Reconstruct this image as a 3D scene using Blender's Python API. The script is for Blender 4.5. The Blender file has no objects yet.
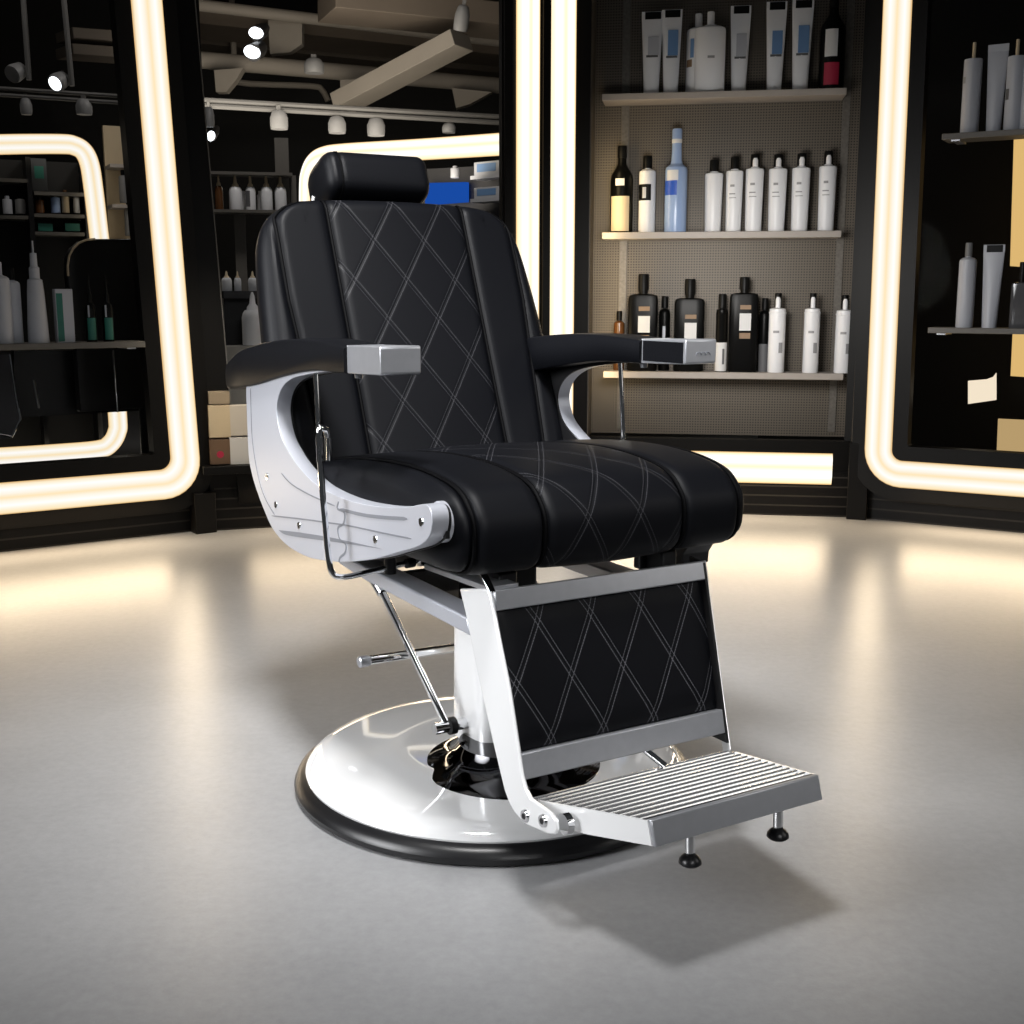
import bpy, bmesh, math, random
from mathutils import Vector, Matrix
random.seed(7)
C = bpy.context.scene.collection
PI = math.pi

# ------------------------------------------------------------------ camera and measuring helpers
F, PITCH, CAMH = 1207.178, math.radians(10.15093), 0.85994
CX, CY, YAW = -0.0269236, 2.053393, math.radians(30.59005)
cyw, syw = math.cos(YAW), math.sin(YAW)
def ray(px, py):
    X = (px-512)/F; U = -(py-512)/F
    return Vector((X, math.cos(PITCH)+U*math.sin(PITCH), -math.sin(PITCH)+U*math.cos(PITCH)))
EYE = Vector((0, 0, CAMH))
def at(px, py, Y):                       # surveyed point at distance Y
    d = ray(px, py); return EYE + d*(Y/d.y)
def loc(p):                              # world -> chair frame
    dx, dy = p[0]-CX, p[1]-CY
    return Vector((-(dx*cyw+dy*syw), dx*syw-dy*cyw, p[2]))
def cx(px, py, x):                       # point of the chair's side plane x
    o = loc(EYE); d = ray(px, py); dl = Vector((-(d.x*cyw+d.y*syw), d.x*syw-d.y*cyw, d.z))
    return o + dl*((x-o.x)/dl.x)
class Wall:
    """A vertical plane through a and b: surveyed pixels become (t along it, z)."""
    def __init__(s, a, b):
        s.a = Vector((a[0], a[1], 0)); e = Vector((b[0]-a[0], b[1]-a[1], 0)); s.len = e.length
        s.d = e.normalized(); s.n = Vector((s.d.y, -s.d.x, 0))        # n faces the room
    def tz(s, px, py, off=0):            # off > 0 lies behind the wall
        d = ray(px, py); q = EYE + d*(((s.n.dot(s.a)-off) - s.n.dot(EYE))/s.n.dot(d))
        return ((q-s.a).dot(s.d), q.z)
    def p(s, t, z, off=0):
        return s.a + s.d*t - s.n*off + Vector((0, 0, z))
    def ang(s): return math.atan2(s.d.y, s.d.x)

# ------------------------------------------------------------------ materials
def mat(name, col, rough=.5, metal=0, spec=.5, noise=0, nscale=40, bump=0, bscale=200, coat=0, emit=None, es=1, alpha=None):
    m = bpy.data.materials.new(name); m.use_nodes = True
    nt = m.node_tree; b = nt.nodes['Principled BSDF']
    b.inputs['Base Color'].default_value = (*col, 1); b.inputs['Roughness'].default_value = rough
    b.inputs['Metallic'].default_value = metal; b.inputs['Specular IOR Level'].default_value = spec
    b.inputs['Coat Weight'].default_value = coat
    if emit: b.inputs['Emission Color'].default_value = (*emit, 1); b.inputs['Emission Strength'].default_value = es
    if noise or bump:
        tc = nt.nodes.new('ShaderNodeTexCoord')
    if noise:
        n = nt.nodes.new('ShaderNodeTexNoise'); n.inputs['Scale'].default_value = nscale; n.inputs['Detail'].default_value = 6
        nt.links.new(tc.outputs['Object'], n.inputs['Vector'])
        mx = nt.nodes.new('ShaderNodeMix'); mx.data_type = 'RGBA'
        mx.inputs[6].default_value = (*[c*(1-noise) for c in col], 1); mx.inputs[7].default_value = (*[min(1, c*(1+noise)) for c in col], 1)
        nt.links.new(n.outputs['Fac'], mx.inputs[0]); nt.links.new(mx.outputs[2], b.inputs['Base Color'])
    if bump:
        n2 = nt.nodes.new('ShaderNodeTexNoise'); n2.inputs['Scale'].default_value = bscale; n2.inputs['Detail'].default_value = 4
        nt.links.new(tc.outputs['Object'], n2.inputs['Vector'])
        bp = nt.nodes.new('ShaderNodeBump'); bp.inputs['Strength'].default_value = bump; bp.inputs['Distance'].default_value = .002
        nt.links.new(n2.outputs['Fac'], bp.inputs['Height']); nt.links.new(bp.outputs['Normal'], b.inputs['Normal'])
    return m

def M(nt, op, a, b=None, c=None):
    n = nt.nodes.new('ShaderNodeMath'); n.operation = op
    for i, v in enumerate((a, b, c)):
        if v is None: continue
        if isinstance(v, (int, float)): n.inputs[i].default_value = v
        else: nt.links.new(v, n.inputs[i])
    return n.outputs[0]

def quilt_mat(name, pu, pv, u0, v0, ulim, th=.05):
    """Black leather, double-stitched diamonds: the mesh's UV map is in metres (u across, v along)."""
    m = mat(name, (.0022, .0025, .0038), rough=.5, spec=.14)
    nt = m.node_tree; b = nt.nodes['Principled BSDF']
    uv = nt.nodes.new('ShaderNodeUVMap'); uv.uv_map = 'UVMap'
    sp = nt.nodes.new('ShaderNodeSeparateXYZ'); nt.links.new(uv.outputs[0], sp.inputs[0])
    u = M(nt, 'DIVIDE', M(nt, 'SUBTRACT', sp.outputs[0], u0), pu); v = M(nt, 'DIVIDE', M(nt, 'SUBTRACT', sp.outputs[1], v0), pv)
    L = 1/math.sqrt(1/pu**2+1/pv**2)
    inside = M(nt, 'LESS_THAN', M(nt, 'ABSOLUTE', sp.outputs[0]), ulim)
    thread = None; groove = None
    for op, oth in (('ADD', 'SUBTRACT'), ('SUBTRACT', 'ADD')):
        a = M(nt, op, u, v); o = M(nt, oth, u, v)
        d = M(nt, 'MULTIPLY', M(nt, 'ABSOLUTE', M(nt, 'SUBTRACT', M(nt, 'FRACT', M(nt, 'ADD', a, .5)), .5)), L)
        e = M(nt, 'ABSOLUTE', M(nt, 'SUBTRACT', d, .0036))
        ln = M(nt, 'LESS_THAN', e, .00055)
        dash = M(nt, 'LESS_THAN', M(nt, 'FRACT', M(nt, 'MULTIPLY', o, 22)), .82)
        ln = M(nt, 'MULTIPLY', ln, dash)
        g = M(nt, 'SMOOTH_MIN', d, .006, .003)
        thread = ln if thread is None else M(nt, 'MAXIMUM', thread, ln)
        groove = g if groove is None else M(nt, 'MINIMUM', groove, g)
    thread = M(nt, 'MULTIPLY', thread, inside)
    mx = nt.nodes.new('ShaderNodeMix'); mx.data_type = 'RGBA'
    mx.inputs[6].default_value = (.0022, .0025, .0038, 1); mx.inputs[7].default_value = (th, th, th*1.12, 1)
    nt.links.new(thread, mx.inputs[0]); nt.links.new(mx.outputs[2], b.inputs['Base Color'])
    bp = nt.nodes.new('ShaderNodeBump'); bp.inputs['Strength'].default_value = .5; bp.inputs['Distance'].default_value = .35
    hh = M(nt, 'MULTIPLY', groove, inside)
    nt.links.new(hh, bp.inputs['Height']); nt.links.new(bp.outputs['Normal'], b.inputs['Normal'])
    return m

def strip_mat(name, k=1.0):
    """Opal light channel: UV v runs across it, two bright tubes glowing through, warmer edges."""
    m = bpy.data.materials.new(name); m.use_nodes = True; nt = m.node_tree; nt.nodes.clear()
    out = nt.nodes.new('ShaderNodeOutputMaterial'); em = nt.nodes.new('ShaderNodeEmission')
    uv = nt.nodes.new('ShaderNodeUVMap'); uv.uv_map = 'UVMap'
    sp = nt.nodes.new('ShaderNodeSeparateXYZ'); nt.links.new(uv.outputs[0], sp.inputs[0])
    r = nt.nodes.new('ShaderNodeValToRGB'); r.color_ramp.interpolation = 'LINEAR'
    pts = [(0, (.72, .44, .17)), (.06, (1, .80, .50)), (.18, (1, .90, .70)), (.30, (1.05, 1.03, 1.0)), (.44, (1, .93, .78)), (.55, (1, .80, .50)), (.67, (1, .93, .80)), (.80, (1.05, 1.03, 1.0)), (.93, (1, .86, .62)), (1, (.72, .44, .17))]
    while len(r.color_ramp.elements) < len(pts): r.color_ramp.elements.new(.5)
    for e, (p_, c_) in zip(r.color_ramp.elements, pts): e.position = p_; e.color = (*c_, 1)
    nt.links.new(sp.outputs[1], r.inputs[0]); nt.links.new(r.outputs[0], em.inputs[0]); em.inputs[1].default_value = 1.0*k
    nt.links.new(em.outputs[0], out.inputs[0]); return m

def emit_mat(name, col, s):
    m = bpy.data.materials.new(name); m.use_nodes = True; nt = m.node_tree; nt.nodes.clear()
    out = nt.nodes.new('ShaderNodeOutputMaterial'); em = nt.nodes.new('ShaderNodeEmission')
    em.inputs[0].default_value = (*col, 1); em.inputs[1].default_value = s; nt.links.new(em.outputs[0], out.inputs[0]); return m

def pane_mat():
    m = bpy.data.materials.new('pane_glass'); m.use_nodes = True; nt = m.node_tree; nt.nodes.clear()
    out = nt.nodes.new('ShaderNodeOutputMaterial'); mix = nt.nodes.new('ShaderNodeMixShader')
    t = nt.nodes.new('ShaderNodeBsdfTransparent'); g = nt.nodes.new('ShaderNodeBsdfGlossy'); g.inputs['Roughness'].default_value = .02
    t.inputs[0].default_value = (.95, .95, .95, 1)
    mix.inputs[0].default_value = .0006
    nt.links.new(t.outputs[0], mix.inputs[1]); nt.links.new(g.outputs[0], mix.inputs[2]); nt.links.new(mix.outputs[0], out.inputs[0]); return m

def floor_mat():
    m = mat('polished_concrete', (.3, .295, .29), rough=.34, spec=.5)
    nt = m.node_tree; b = nt.nodes['Principled BSDF']; tc = nt.nodes.new('ShaderNodeTexCoord')
    def noise(s, d, r=.6):
        n = nt.nodes.new('ShaderNodeTexNoise'); n.inputs['Scale'].default_value = s; n.inputs['Detail'].default_value = d; n.inputs['Roughness'].default_value = r
        nt.links.new(tc.outputs['Object'], n.inputs['Vector']); return n.outputs['Fac']
    a = noise(1.6, 8); f = noise(55, 6, .7)
    k = M(nt, 'ADD', M(nt, 'MULTIPLY', a, .6), M(nt, 'MULTIPLY', f, .4))
    r = nt.nodes.new('ShaderNodeValToRGB')
    r.color_ramp.elements[0].position = .36; r.color_ramp.elements[0].color = (.27, .272, .278, 1)
    r.color_ramp.elements[1].position = .64; r.color_ramp.elements[1].color = (.36, .362, .368, 1)
    nt.links.new(k, r.inputs[0])
    nt.links.new(r.outputs[0], b.inputs['Base Color'])
    nt.links.new(M(nt, 'ADD', .285, M(nt, 'MULTIPLY', a, .06)), b.inputs['Roughness'])
    bp = nt.nodes.new('ShaderNodeBump'); bp.inputs['Strength'].default_value = .12; bp.inputs['Distance'].default_value = .003
    nt.links.new(f, bp.inputs['Height']); nt.links.new(bp.outputs['Normal'], b.inputs['Normal'])
    return m

def mesh_panel_mat():
    """Perforated taupe sheet metal: a fine grid of dark holes."""
    m = mat('perforated_panel', (.16, .135, .105), rough=.5, metal=.2)
    nt = m.node_tree; b = nt.nodes['Principled BSDF']; tc = nt.nodes.new('ShaderNodeTexCoord')
    sp = nt.nodes.new('ShaderNodeSeparateXYZ'); nt.links.new(tc.outputs['Object'], sp.inputs[0])
    px = M(nt, 'SUBTRACT', M(nt, 'FRACT', M(nt, 'MULTIPLY', sp.outputs[0], 95)), .5); pz = M(nt, 'SUBTRACT', M(nt, 'FRACT', M(nt, 'MULTIPLY', sp.outputs[2], 95)), .5)
    d = M(nt, 'SQRT', M(nt, 'ADD', M(nt, 'MULTIPLY', px, px), M(nt, 'MULTIPLY', pz, pz)))
    h = M(nt, 'LESS_THAN', d, .27)
    mx = nt.nodes.new('ShaderNodeMix'); mx.data_type = 'RGBA'; mx.inputs[6].default_value = (.14, .118, .092, 1); mx.inputs[7].default_value = (.03, .025, .02, 1)
    nt.links.new(h, mx.inputs[0]); nt.links.new(mx.outputs[2], b.inputs['Base Color']); return m

def louver_mat():
    m = mat('louvered_plinth', (.01, .0095, .009), rough=.5, spec=.2)
    nt = m.node_tree; b = nt.nodes['Principled BSDF']; tc = nt.nodes.new('ShaderNodeTexCoord')
    sp = nt.nodes.new('ShaderNodeSeparateXYZ'); nt.links.new(tc.outputs['Object'], sp.inputs[0])
    l = M(nt, 'LESS_THAN', M(nt, 'FRACT', M(nt, 'MULTIPLY', sp.outputs[2], 26)), .16)
    mx = nt.nodes.new('ShaderNodeMix'); mx.data_type = 'RGBA'; mx.inputs[6].default_value = (.0035, .003, .0028, 1); mx.inputs[7].default_value = (.03, .027, .023, 1)
    nt.links.new(l, mx.inputs[0]); nt.links.new(mx.outputs[2], b.inputs['Base Color']); return m

LEATHER = mat('black_leather', (.0022, .0025, .0038), rough=.48, spec=.15, bump=.15, bscale=350)
PIPING = mat('black_piping', (.0012, .0012, .0016), rough=.6, spec=.06)
CHROME = mat('chrome', (.86, .865, .875), rough=.06, metal=1)
BRUSHED = mat('brushed_chrome', (.46, .47, .50), rough=.3, metal=.68, noise=.08, nscale=60)
SATIN = mat('satin_white_metal', (.86, .865, .87), rough=.2, metal=.25)
DOME = mat('polished_dome', (.84, .845, .85), rough=.06, metal=.22, coat=.3)  # whitened base stands in for bright surroundings reflected in the chrome
CAST = mat('silver_casting', (.47, .485, .535), rough=.38, metal=.35, bump=.08, bscale=500)
CASTD = mat('casting_groove_shade', (.20, .21, .235), rough=.5, metal=.3)
RUBBER = mat('black_rubber', (.007, .007, .008), rough=.33)
DARKST = mat('dark_steel', (.012, .012, .013), rough=.4, metal=.3)
BLACKFR = mat('black_frame', (.0045, .004, .0035), rough=.45, spec=.18)
LOUVER = louver_mat(); PANEL = mesh_panel_mat(); FLOOR = floor_mat(); PANE = pane_mat()
STRIP = strip_mat('opal_light', 1.0); STRIPB = strip_mat('opal_light_bright', 1.3); STRIPD = emit_mat('golden_glow', (.80, .52, .19), .95)
SHELF = mat('greige_shelf', (.40, .36, .325), rough=.5, noise=.06)
SHELFD = mat('grey_shelf', (.13, .12, .105), rough=.5, noise=.06)
WHITE = mat('white_plastic', (.86, .865, .885), rough=.35, spec=.4)
WHITEL = mat('white_label', (.7, .7, .7), rough=.6)
GREYW = mat('grey_white_plastic', (.5, .515, .56), rough=.4)
BLACKP = mat('black_plastic', (.005, .005, .005), rough=.4, spec=.15)
BLACKG = mat('black_glass_bottle', (.003, .003, .003), rough=.32, spec=.12)
BROWNG = mat('amber_glass', (.11, .045, .015), rough=.15)
BLUEG = mat('pale_blue_glass', (.33, .45, .70), rough=.2, spec=.4)
BLUE = mat('bright_blue', (.02, .09, .5), rough=.4)
BLUEL = mat('sky_blue_print', (.16, .30, .55), rough=.5)
CREAM = mat('cream_label', (.70, .57, .38), rough=.6)
TAN = mat('tan_print', (.26, .17, .10), rough=.6)
GREYL = mat('grey_print', (.12, .12, .125), rough=.6)
MARKG = mat('faint_print', (.33, .33, .34), rough=.5)
GREEN = mat('teal_print', (.02, .16, .12), rough=.5)
RED = mat('crimson_print', (.40, .015, .05), rough=.5)
BEAMM = mat('painted_beam', (.30, .27, .23), rough=.7, noise=.15, nscale=4)
BEAMD = mat('dark_ceiling_paint', (.085, .07, .055), rough=.8, noise=.3, nscale=3)
DARKW = mat('dark_wall_paint', (.008, .0075, .007), rough=.7)
RAILM = mat('grey_track', (.13, .127, .122), rough=.45)
LAMPG = mat('grey_lamp_housing', (.2, .2, .2), rough=.5, noise=.15, nscale=30)
LENS = emit_mat('lit_lens', (.92, .96, 1), 3.0)
SCREEN = emit_mat('blue_screen', (.012, .09, .48), .8)
WOODB = mat('beige_board', (.50, .40, .26), rough=.6, noise=.12, nscale=12)
BROWNB = mat('brown_board', (.13, .075, .04), rough=.6, noise=.15, nscale=15)
CLEARGL = mat('smoky_acrylic', (.08, .08, .085), rough=.1)

# ------------------------------------------------------------------ mesh builder
class MB:
    def __init__(s): s.bm = bmesh.new()
    def poly_prism(s, pts, mapf, a, b):
        """pts: outline in 2D; mapf(u, v, w) -> 3D; extruded from w=a to w=b."""
        va = [s.bm.verts.new(mapf(u, v, a)) for u, v in pts]; vb = [s.bm.verts.new(mapf(u, v, b)) for u, v in pts]
        s.bm.faces.new(va); s.bm.faces.new(vb[::-1]); n = len(pts)
        for i in range(n): s.bm.faces.new((va[i], vb[i], vb[(i+1) % n], va[(i+1) % n]))
    def box(s, c, size, rot=None):
        r = bmesh.ops.create_cube(s.bm, size=1)['verts']
        mt = Matrix.Translation(c) @ (rot.to_4x4() if rot else Matrix()) @ Matrix.Diagonal((*size, 1))
        bmesh.ops.transform(s.bm, matrix=mt, verts=r)
    def tube(s, path, r, seg=14, cap=True):
        path = [Vector(p) for p in path]; rs = r if isinstance(r, (list, tuple)) else [r]*len(path)
        rings = []; nrm = None
        for i, p in enumerate(path):
            t = (path[min(i+1, len(path)-1)]-path[max(i-1, 0)]).normalized()
            if nrm is None:
                nrm = t.cross(Vector((0, 0, 1)));
                if nrm.length < .1: nrm = t.cross(Vector((0, 1, 0)))
            nrm = (nrm - t*nrm.dot(t)).normalized(); bn = t.cross(nrm)
            rings.append([s.bm.verts.new(p + (nrm*math.cos(2*PI*k/seg)+bn*math.sin(2*PI*k/seg))*rs[i]) for k in range(seg)])
        for a, b in zip(rings, rings[1:]):
            for k in range(seg): s.bm.faces.new((a[k], a[(k+1) % seg], b[(k+1) % seg], b[k]))
        if cap: s.bm.faces.new(rings[0][::-1]); s.bm.faces.new(rings[-1])
    def lathe(s, prof, seg=40, c=(0, 0, 0), sx=1, sy=1):
        c = Vector(c); rings = []
        for r, z in prof:
            if r < 1e-5: rings.append([s.bm.verts.new(c+Vector((0, 0, z)))])
            else: rings.append([s.bm.verts.new(c+Vector((r*math.cos(2*PI*k/seg)*sx, r*math.sin(2*PI*k/seg)*sy, z))) for k in range(seg)])
        for a, b in zip(rings, rings[1:]):
            for k in range(seg):
                k2 = (k+1) % seg
                if len(a) == 1 and len(b) == 1: continue
                if len(a) == 1: s.bm.faces.new((a[0], b[k2], b[k]))
                elif len(b) == 1: s.bm.faces.new((a[k], a[k2], b[0]))
                else: s.bm.faces.new((a[k], a[k2], b[k2], b[k]))
        if len(rings[0]) > 1: s.bm.faces.new(rings[0][::-1])
        if len(rings[-1]) > 1: s.bm.faces.new(rings[-1])
    def grid(s, rows, uvs=None, closed=False, caps=False):
        """rows of points; closed wraps each row."""
        vs = [[s.bm.verts.new(p) for p in r] for r in rows]; n = len(rows[0])
        lay = s.bm.loops.layers.uv.get('UVMap') or s.bm.loops.layers.uv.new('UVMap')
        for i in range(len(rows)-1):
            for j in range(n if closed else n-1):
                j2 = (j+1) % n
                f = s.bm.faces.new((vs[i][j], vs[i][j2], vs[i+1][j2], vs[i+1][j]))
                if uvs:
                    for l, (a, b) in zip(f.loops, ((i, j), (i, j+1), (i+1, j+1), (i+1, j))):
                        l[lay].uv = uvs(a, b)
        if caps: s.bm.faces.new(vs[0][::-1]); s.bm.faces.new(vs[-1])
        return vs
    def build(s, name, m, parent=None, smooth=True, bevel=0, seg=2, sharp=35, sub=0):
        bmesh.ops.recalc_face_normals(s.bm, faces=s.bm.faces)
        me = bpy.data.meshes.new(name); s.bm.to_mesh(me); s.bm.free()
        if smooth:
            for p in me.polygons: p.use_smooth = True
            me.set_sharp_from_angle(angle=math.radians(sharp))
        me.materials.append(m)
        o = bpy.data.objects.new(name, me); C.objects.link(o)
        if parent: o.parent = parent
        if bevel:
            b = o.modifiers.new('Bevel', 'BEVEL'); b.width = bevel; b.segments = seg; b.limit_method = 'ANGLE'; b.angle_limit = math.radians(30); b.harden_normals = False
        if sub:
            b = o.modifiers.new('Sub', 'SUBSURF'); b.levels = sub; b.render_levels = sub
        return o
def thing(name, label, cat, location=(0, 0, 0), rz=0, group=None):
    o = bpy.data.objects.new(name, None); C.objects.link(o); o.empty_display_size = .05
    o.location = location; o.rotation_euler = (0, 0, rz); o['label'] = label; o['category'] = cat
    if group: o['group'] = group
    return o
def tag(o, label, cat, group=None):
    o['label'] = label; o['category'] = cat
    if group: o['group'] = group
    return o
def struct(o): o['kind'] = 'structure'; return o
def smooth_path(pts, n=8):
    """Catmull-Rom through pts."""
    P = [Vector(p) for p in pts]; out = []
    for i in range(len(P)-1):
        a, b, c, d = P[max(i-1, 0)], P[i], P[i+1], P[min(i+2, len(P)-1)]
        for k in range(n):
            t = k/n
            out.append(.5*((2*b)+(c-a)*t+(2*a-5*b+4*c-d)*t*t+(3*b-a-3*c+d)*t**3))
    out.append(P[-1]); return out

# ================================================================== THE BARBER CHAIR
chair = thing('barber_chair', 'black quilted leather barber chair with silver arms on a round chrome base', 'chair',
              (CX, CY, 0), PI+YAW)
XM = lambda u, v, w: Vector((w, u, v))          # outline in (y, z), extruded along x

# --- base
BC = (-.004, -.016, 0)
b = MB(); b.lathe([(0, .0), (.346, .0), (.355, .006), (.357, .015), (.353, .024), (.343, .031), (.333, .034), (.325, .031), (0, .031)], 96, BC)
b.build('rubber_rim', RUBBER, chair)
b = MB(); b.lathe([(.336, .030), (.337, .036), (.331, .045), (.318, .052), (.296, .0565), (.24, .0615), (.19, .065), (.16, .068), (.155, .067), (0, .067)], 96, BC)
b.build('base_dome', DOME, chair)
b = MB(); b.lathe([(.165, .0615), (.16, .064), (.138, .0675), (.112, .0735), (.1, .081), (.092, .09), (.086, .1), (.05, .102), (0, .102)], 96, (.012, .06, 0))
b.build('base_flare', mat('dark_reflection_metal', (.09, .09, .095), rough=.06, metal=1), chair)  # darkened and set forward to imitate the dark reflection at the column foot
# column cover: a rounded square sleeve widening upward
b = MB(); rows = []
for z, w in ((.082, .058), (.085, .063), (.11, .0645), (.2, .064), (.3, .0625), (.37, .061), (.376, .057)):
    r = []
    for k in range(48):
        a = 2*PI*k/48; ca, sa = math.cos(a), math.sin(a); q = (abs(ca)**5+abs(sa)**5)**(-1/5)
        r.append(Vector((w*q*ca, w*q*sa, z)))
    rows.append(r)
b.grid(rows, closed=True, caps=True); b.build('column_cover', SATIN, chair)
# pump lever with end cap
b = MB(); b.tube([(.03, -.1, .228), (.205, -.1, .231)], .0085); lv = b.build('pump_lever', CHROME, chair)
b = MB(); b.tube([(.200, -.1, .231), (.204, -.1, .231), (.219, -.1, .231), (.221, -.1, .231)], [.009, .0105, .0105, .008]); b.build('lever_tip', BRUSHED, lv)
# seat rails
for s in (1, -1):
    b = MB(); b.poly_prism([(-.27, .405), (-.19, .398), (.26, .392), (.27, .366), (-.11, .372), (-.21, .378), (-.27, .385)], XM, s*.155, s*.2)
    b.build('seat_rail', CAST, chair, bevel=.003)
b = MB(); b.box((0, -.22, .39), (.32, .05, .03)); b.build('cross_member', DARKST, chair, bevel=.004)
b = MB(); b.box((.105, .05, .376), (.09, .34, .006)); b.build('side_plate', CHROME, chair, bevel=.002)
b = MB(); b.box((0, 0, .415), (.07, .16, .09)); b.box((0, -.02, .45), (.3, .3, .02)); b.build('seat_mount', DARKST, chair, bevel=.006)
for s in (1, -1):
    b = MB(); b.box((s*.148, .27, .435), (.03, .05, .055)); b.box((s*.13, .245, .445), (.02, .02, .04)); b.build('seat_bracket', DARKST, chair, bevel=.004)
# recline strut with its pin
b = MB(); b.tube([(.17, -.137, .366), (.165, -.115, .345)], .011); b.tube([(.165, -.115, .345), (.104, .0, .132)], .0065); st = b.build('recline_strut', CHROME, chair)
b = MB(); b.tube([(.062, .0, .122), (.125, .0, .122)], .0105); b.build('strut_pin', CHROME, st)
b = MB(); b.tube([(.085, .0, .122), (.097, .0, .122)], .0155); b.build('pin_collar', DARKST, st)

# --- calf rest: bracket plates, leather panel, bars
CP0, CP1 = Vector((0, .326, .447)), Vector((0, .393, .184)); cdir = (CP1-CP0).normalized(); cn = Vector((0, -cdir.z, cdir.y))
left = [(.24, .432), (.261, .393), (.308, .287), (.343, .217), (.372, .163), (.385, .149), (.398, .141), (.427, .133), (.49, .143)]
right = [(.508, .150), (.513, .160), (.509, .172), (.495, .177), (.466, .178), (.444, .178), (.43, .188), (.421, .204), (.386, .317), (.358, .382), (.335, .440), (.325, .450)]
for s in (1, -1):
    b = MB(); b.poly_prism(left+right, XM, .196, .202) if s > 0 else b.poly_prism([(0, .006), (.30, .006), (.31, -.012), (0, -.012)], lambda v, n, u: CP0+cdir*v+cn*n+Vector((u, 0, 0)), -.1925, -.1885); pl_ = b.build('calf_bracket', SATIN, chair, bevel=.003)
    b = MB()
    if s > 0: b.poly_prism([(.325, .4505), (.336, .446), (.300, .478), (.27, .508), (.262, .525), (.252, .522), (.262, .5), (.29, .471)], XM, .192, .204); b.build('bracket_strap', CHROME, chair, bevel=.002)
    else: b.bm.free()
    if s > 0:
        b = MB(); b.poly_prism([(.12, .447), (.325, .452), (.325, .444), (.12, .438)], XM, .15, .2); b.build('strap_plate', BRUSHED, chair, bevel=.001)
    for y, z in ((.432, .148), (.479, .159)) if s > 0 else ():
        b = MB(); b.tube([(s*.2, y, z), (s*.2055, y, z)], [.0105, .0085], 20); sc = b.build('screw', CHROME, pl_)
        b = MB(); b.tube([(s*.2054, y, z), (s*.2062, y, z)], .0045, 6); b.build('screw_socket', DARKST, sc)
QC = quilt_mat('quilted_calf_leather', .0925, .169, .036, .052, .2, .10)
b = MB(); rows = []; CL = .234; NU, NV = 40, 26
def calf_pt(u, v, back=0):
    e = min(.195-u, .186+u, v-.022, CL-v); e = max(0, e); bul = .010*min(1, e/.03)**.5
    return CP0 + cdir*v + Vector((u, 0, 0)) + cn*(-.006+bul-back)
for i in range(NV+1):
    v = .022+(CL-.022)*i/NV; rows.append([calf_pt(-.186+.381*j/NU, v) for j in range(NU+1)])
b.grid(rows, uvs=lambda i, j: (-.186+.381*j/NU, .022+(CL-.022)*i/NV))
b.poly_prism([(0.020, -.007), (.234, -.007), (.234, -.03), (.020, -.03)], lambda v, n, u: CP0+cdir*v+cn*n+Vector((u, 0, 0)), -.186, .195)
b.build('calf_pad', QC, chair)
def bar(name, v0, v1, hw, m):
    b = MB(); b.poly_prism([(v0, .008), (v1, .008), (v1, -.012), (v0, -.012)], lambda v, n, u: CP0+cdir*v+cn*n+Vector((u, 0, 0)), -hw, hw+.007); return b.build(name, m, chair, bevel=.002)
bar('upper_bar', .0, .030, .189, BRUSHED); bar('lower_bar', .2345, .272, .184, BRUSHED)
# dark hinge arm on the far side of the seat front
hp_ = [Vector((0, *cx(*p_, -.255).yz)) for p_ in ((690, 535), (722, 526), (734, 521), (729, 529), (721, 536), (714, 543), (709, 551), (708, 562), (692, 564))]
b = MB(); b.poly_prism([(p_.y, p_.z) for p_ in hp_], XM, -.256, -.2); b.build('hinge_arm', DARKST, chair, bevel=.002)
b = MB(); b.poly_prism([(.30, .45), (.335, .446), (.405, .17), (.37, .17)], XM, -.1875, -.183); b.build('inner_lining', DARKST, chair)

# --- foot plate: tapering slab with a ribbed top
FP0, FP1 = Vector((0, .402, .158)), Vector((0, .640, .2095)); fdir = (FP1-FP0).normalized(); fn = Vector((0, -fdir.z, fdir.y)); FL = (FP1-FP0).length
def fp(u, v, n):
    w = .184+( .1435-.184)*(v/FL); return FP0+fdir*v+fn*n+Vector((u*w+.004*v/FL, 0, 0))
b = MB(); prof = [(0, -.024), (0, -.0025), (FL-.012, -.0025), (FL-.010, .001), (FL, 0), (FL+.004, -.03), (FL*.5, -.030)]
b.grid([[fp(u, p_[0], p_[1]) for p_ in prof] for u in (-1, -.5, 0, .5, 1)], closed=True, caps=True); fo = b.build('foot_plate', DARKST, chair, sharp=20)
b = MB(); NRB = 12; pt = (FL-.012-.004)/NRB
for k in range(NRB):
    v = .004+pt*k; rp = [(v, -.003), (v+pt*.08, -.0005), (v+pt*.2, .0014), (v+pt*.34, .0014), (v+pt*.46, -.0005), (v+pt*.5, -.003)]
    b.grid([[fp(u, *q) for q in rp] for u in (-.99, -.5, 0, .5, .99)], closed=True, caps=True)
b.build('tread_ribs', mat('polished_ribs', (.82, .825, .835), rough=.14, metal=.9), fo, sharp=60)
b = MB(); b.poly_prism([(FL-.002, .0025), (FL+.0055, .0015), (FL+.0095, -.0315), (FL+.004, -.0335)], lambda v, n, u: fp(u, v, n), -1.005, 1.005); b.build('front_edge', BRUSHED, fo, bevel=.0015)
for s in (1, -1):
    b = MB(); b.poly_prism([(.0, -.026), (.03, .001), (FL, .0005), (FL+.003, -.031), (FL*.5, -.033)], lambda v, n, u: fp(s, v, n)+Vector((s*u, 0, 0)), -.002, .002); b.build('side_edge', SATIN, fo)
    x, y, z = s*.076, .637, .1315
    b = MB(); b.tube([(x, y, z+.012), (x, y-.002, z+.06)], .0066); b.tube([(x, y, z+.012), (x, y, z+.02)], .0045); lg = b.build('foot_stem', CHROME, fo)
    b = MB(); b.lathe([(0, 0), (.0125, 0), (.0152, .0025), (.0145, .007), (.011, .0115), (.007, .014), (.006, .019), (0, .019)], 28, (x, y, z)); b.build('rubber_foot', RUBBER, lg)
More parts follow.
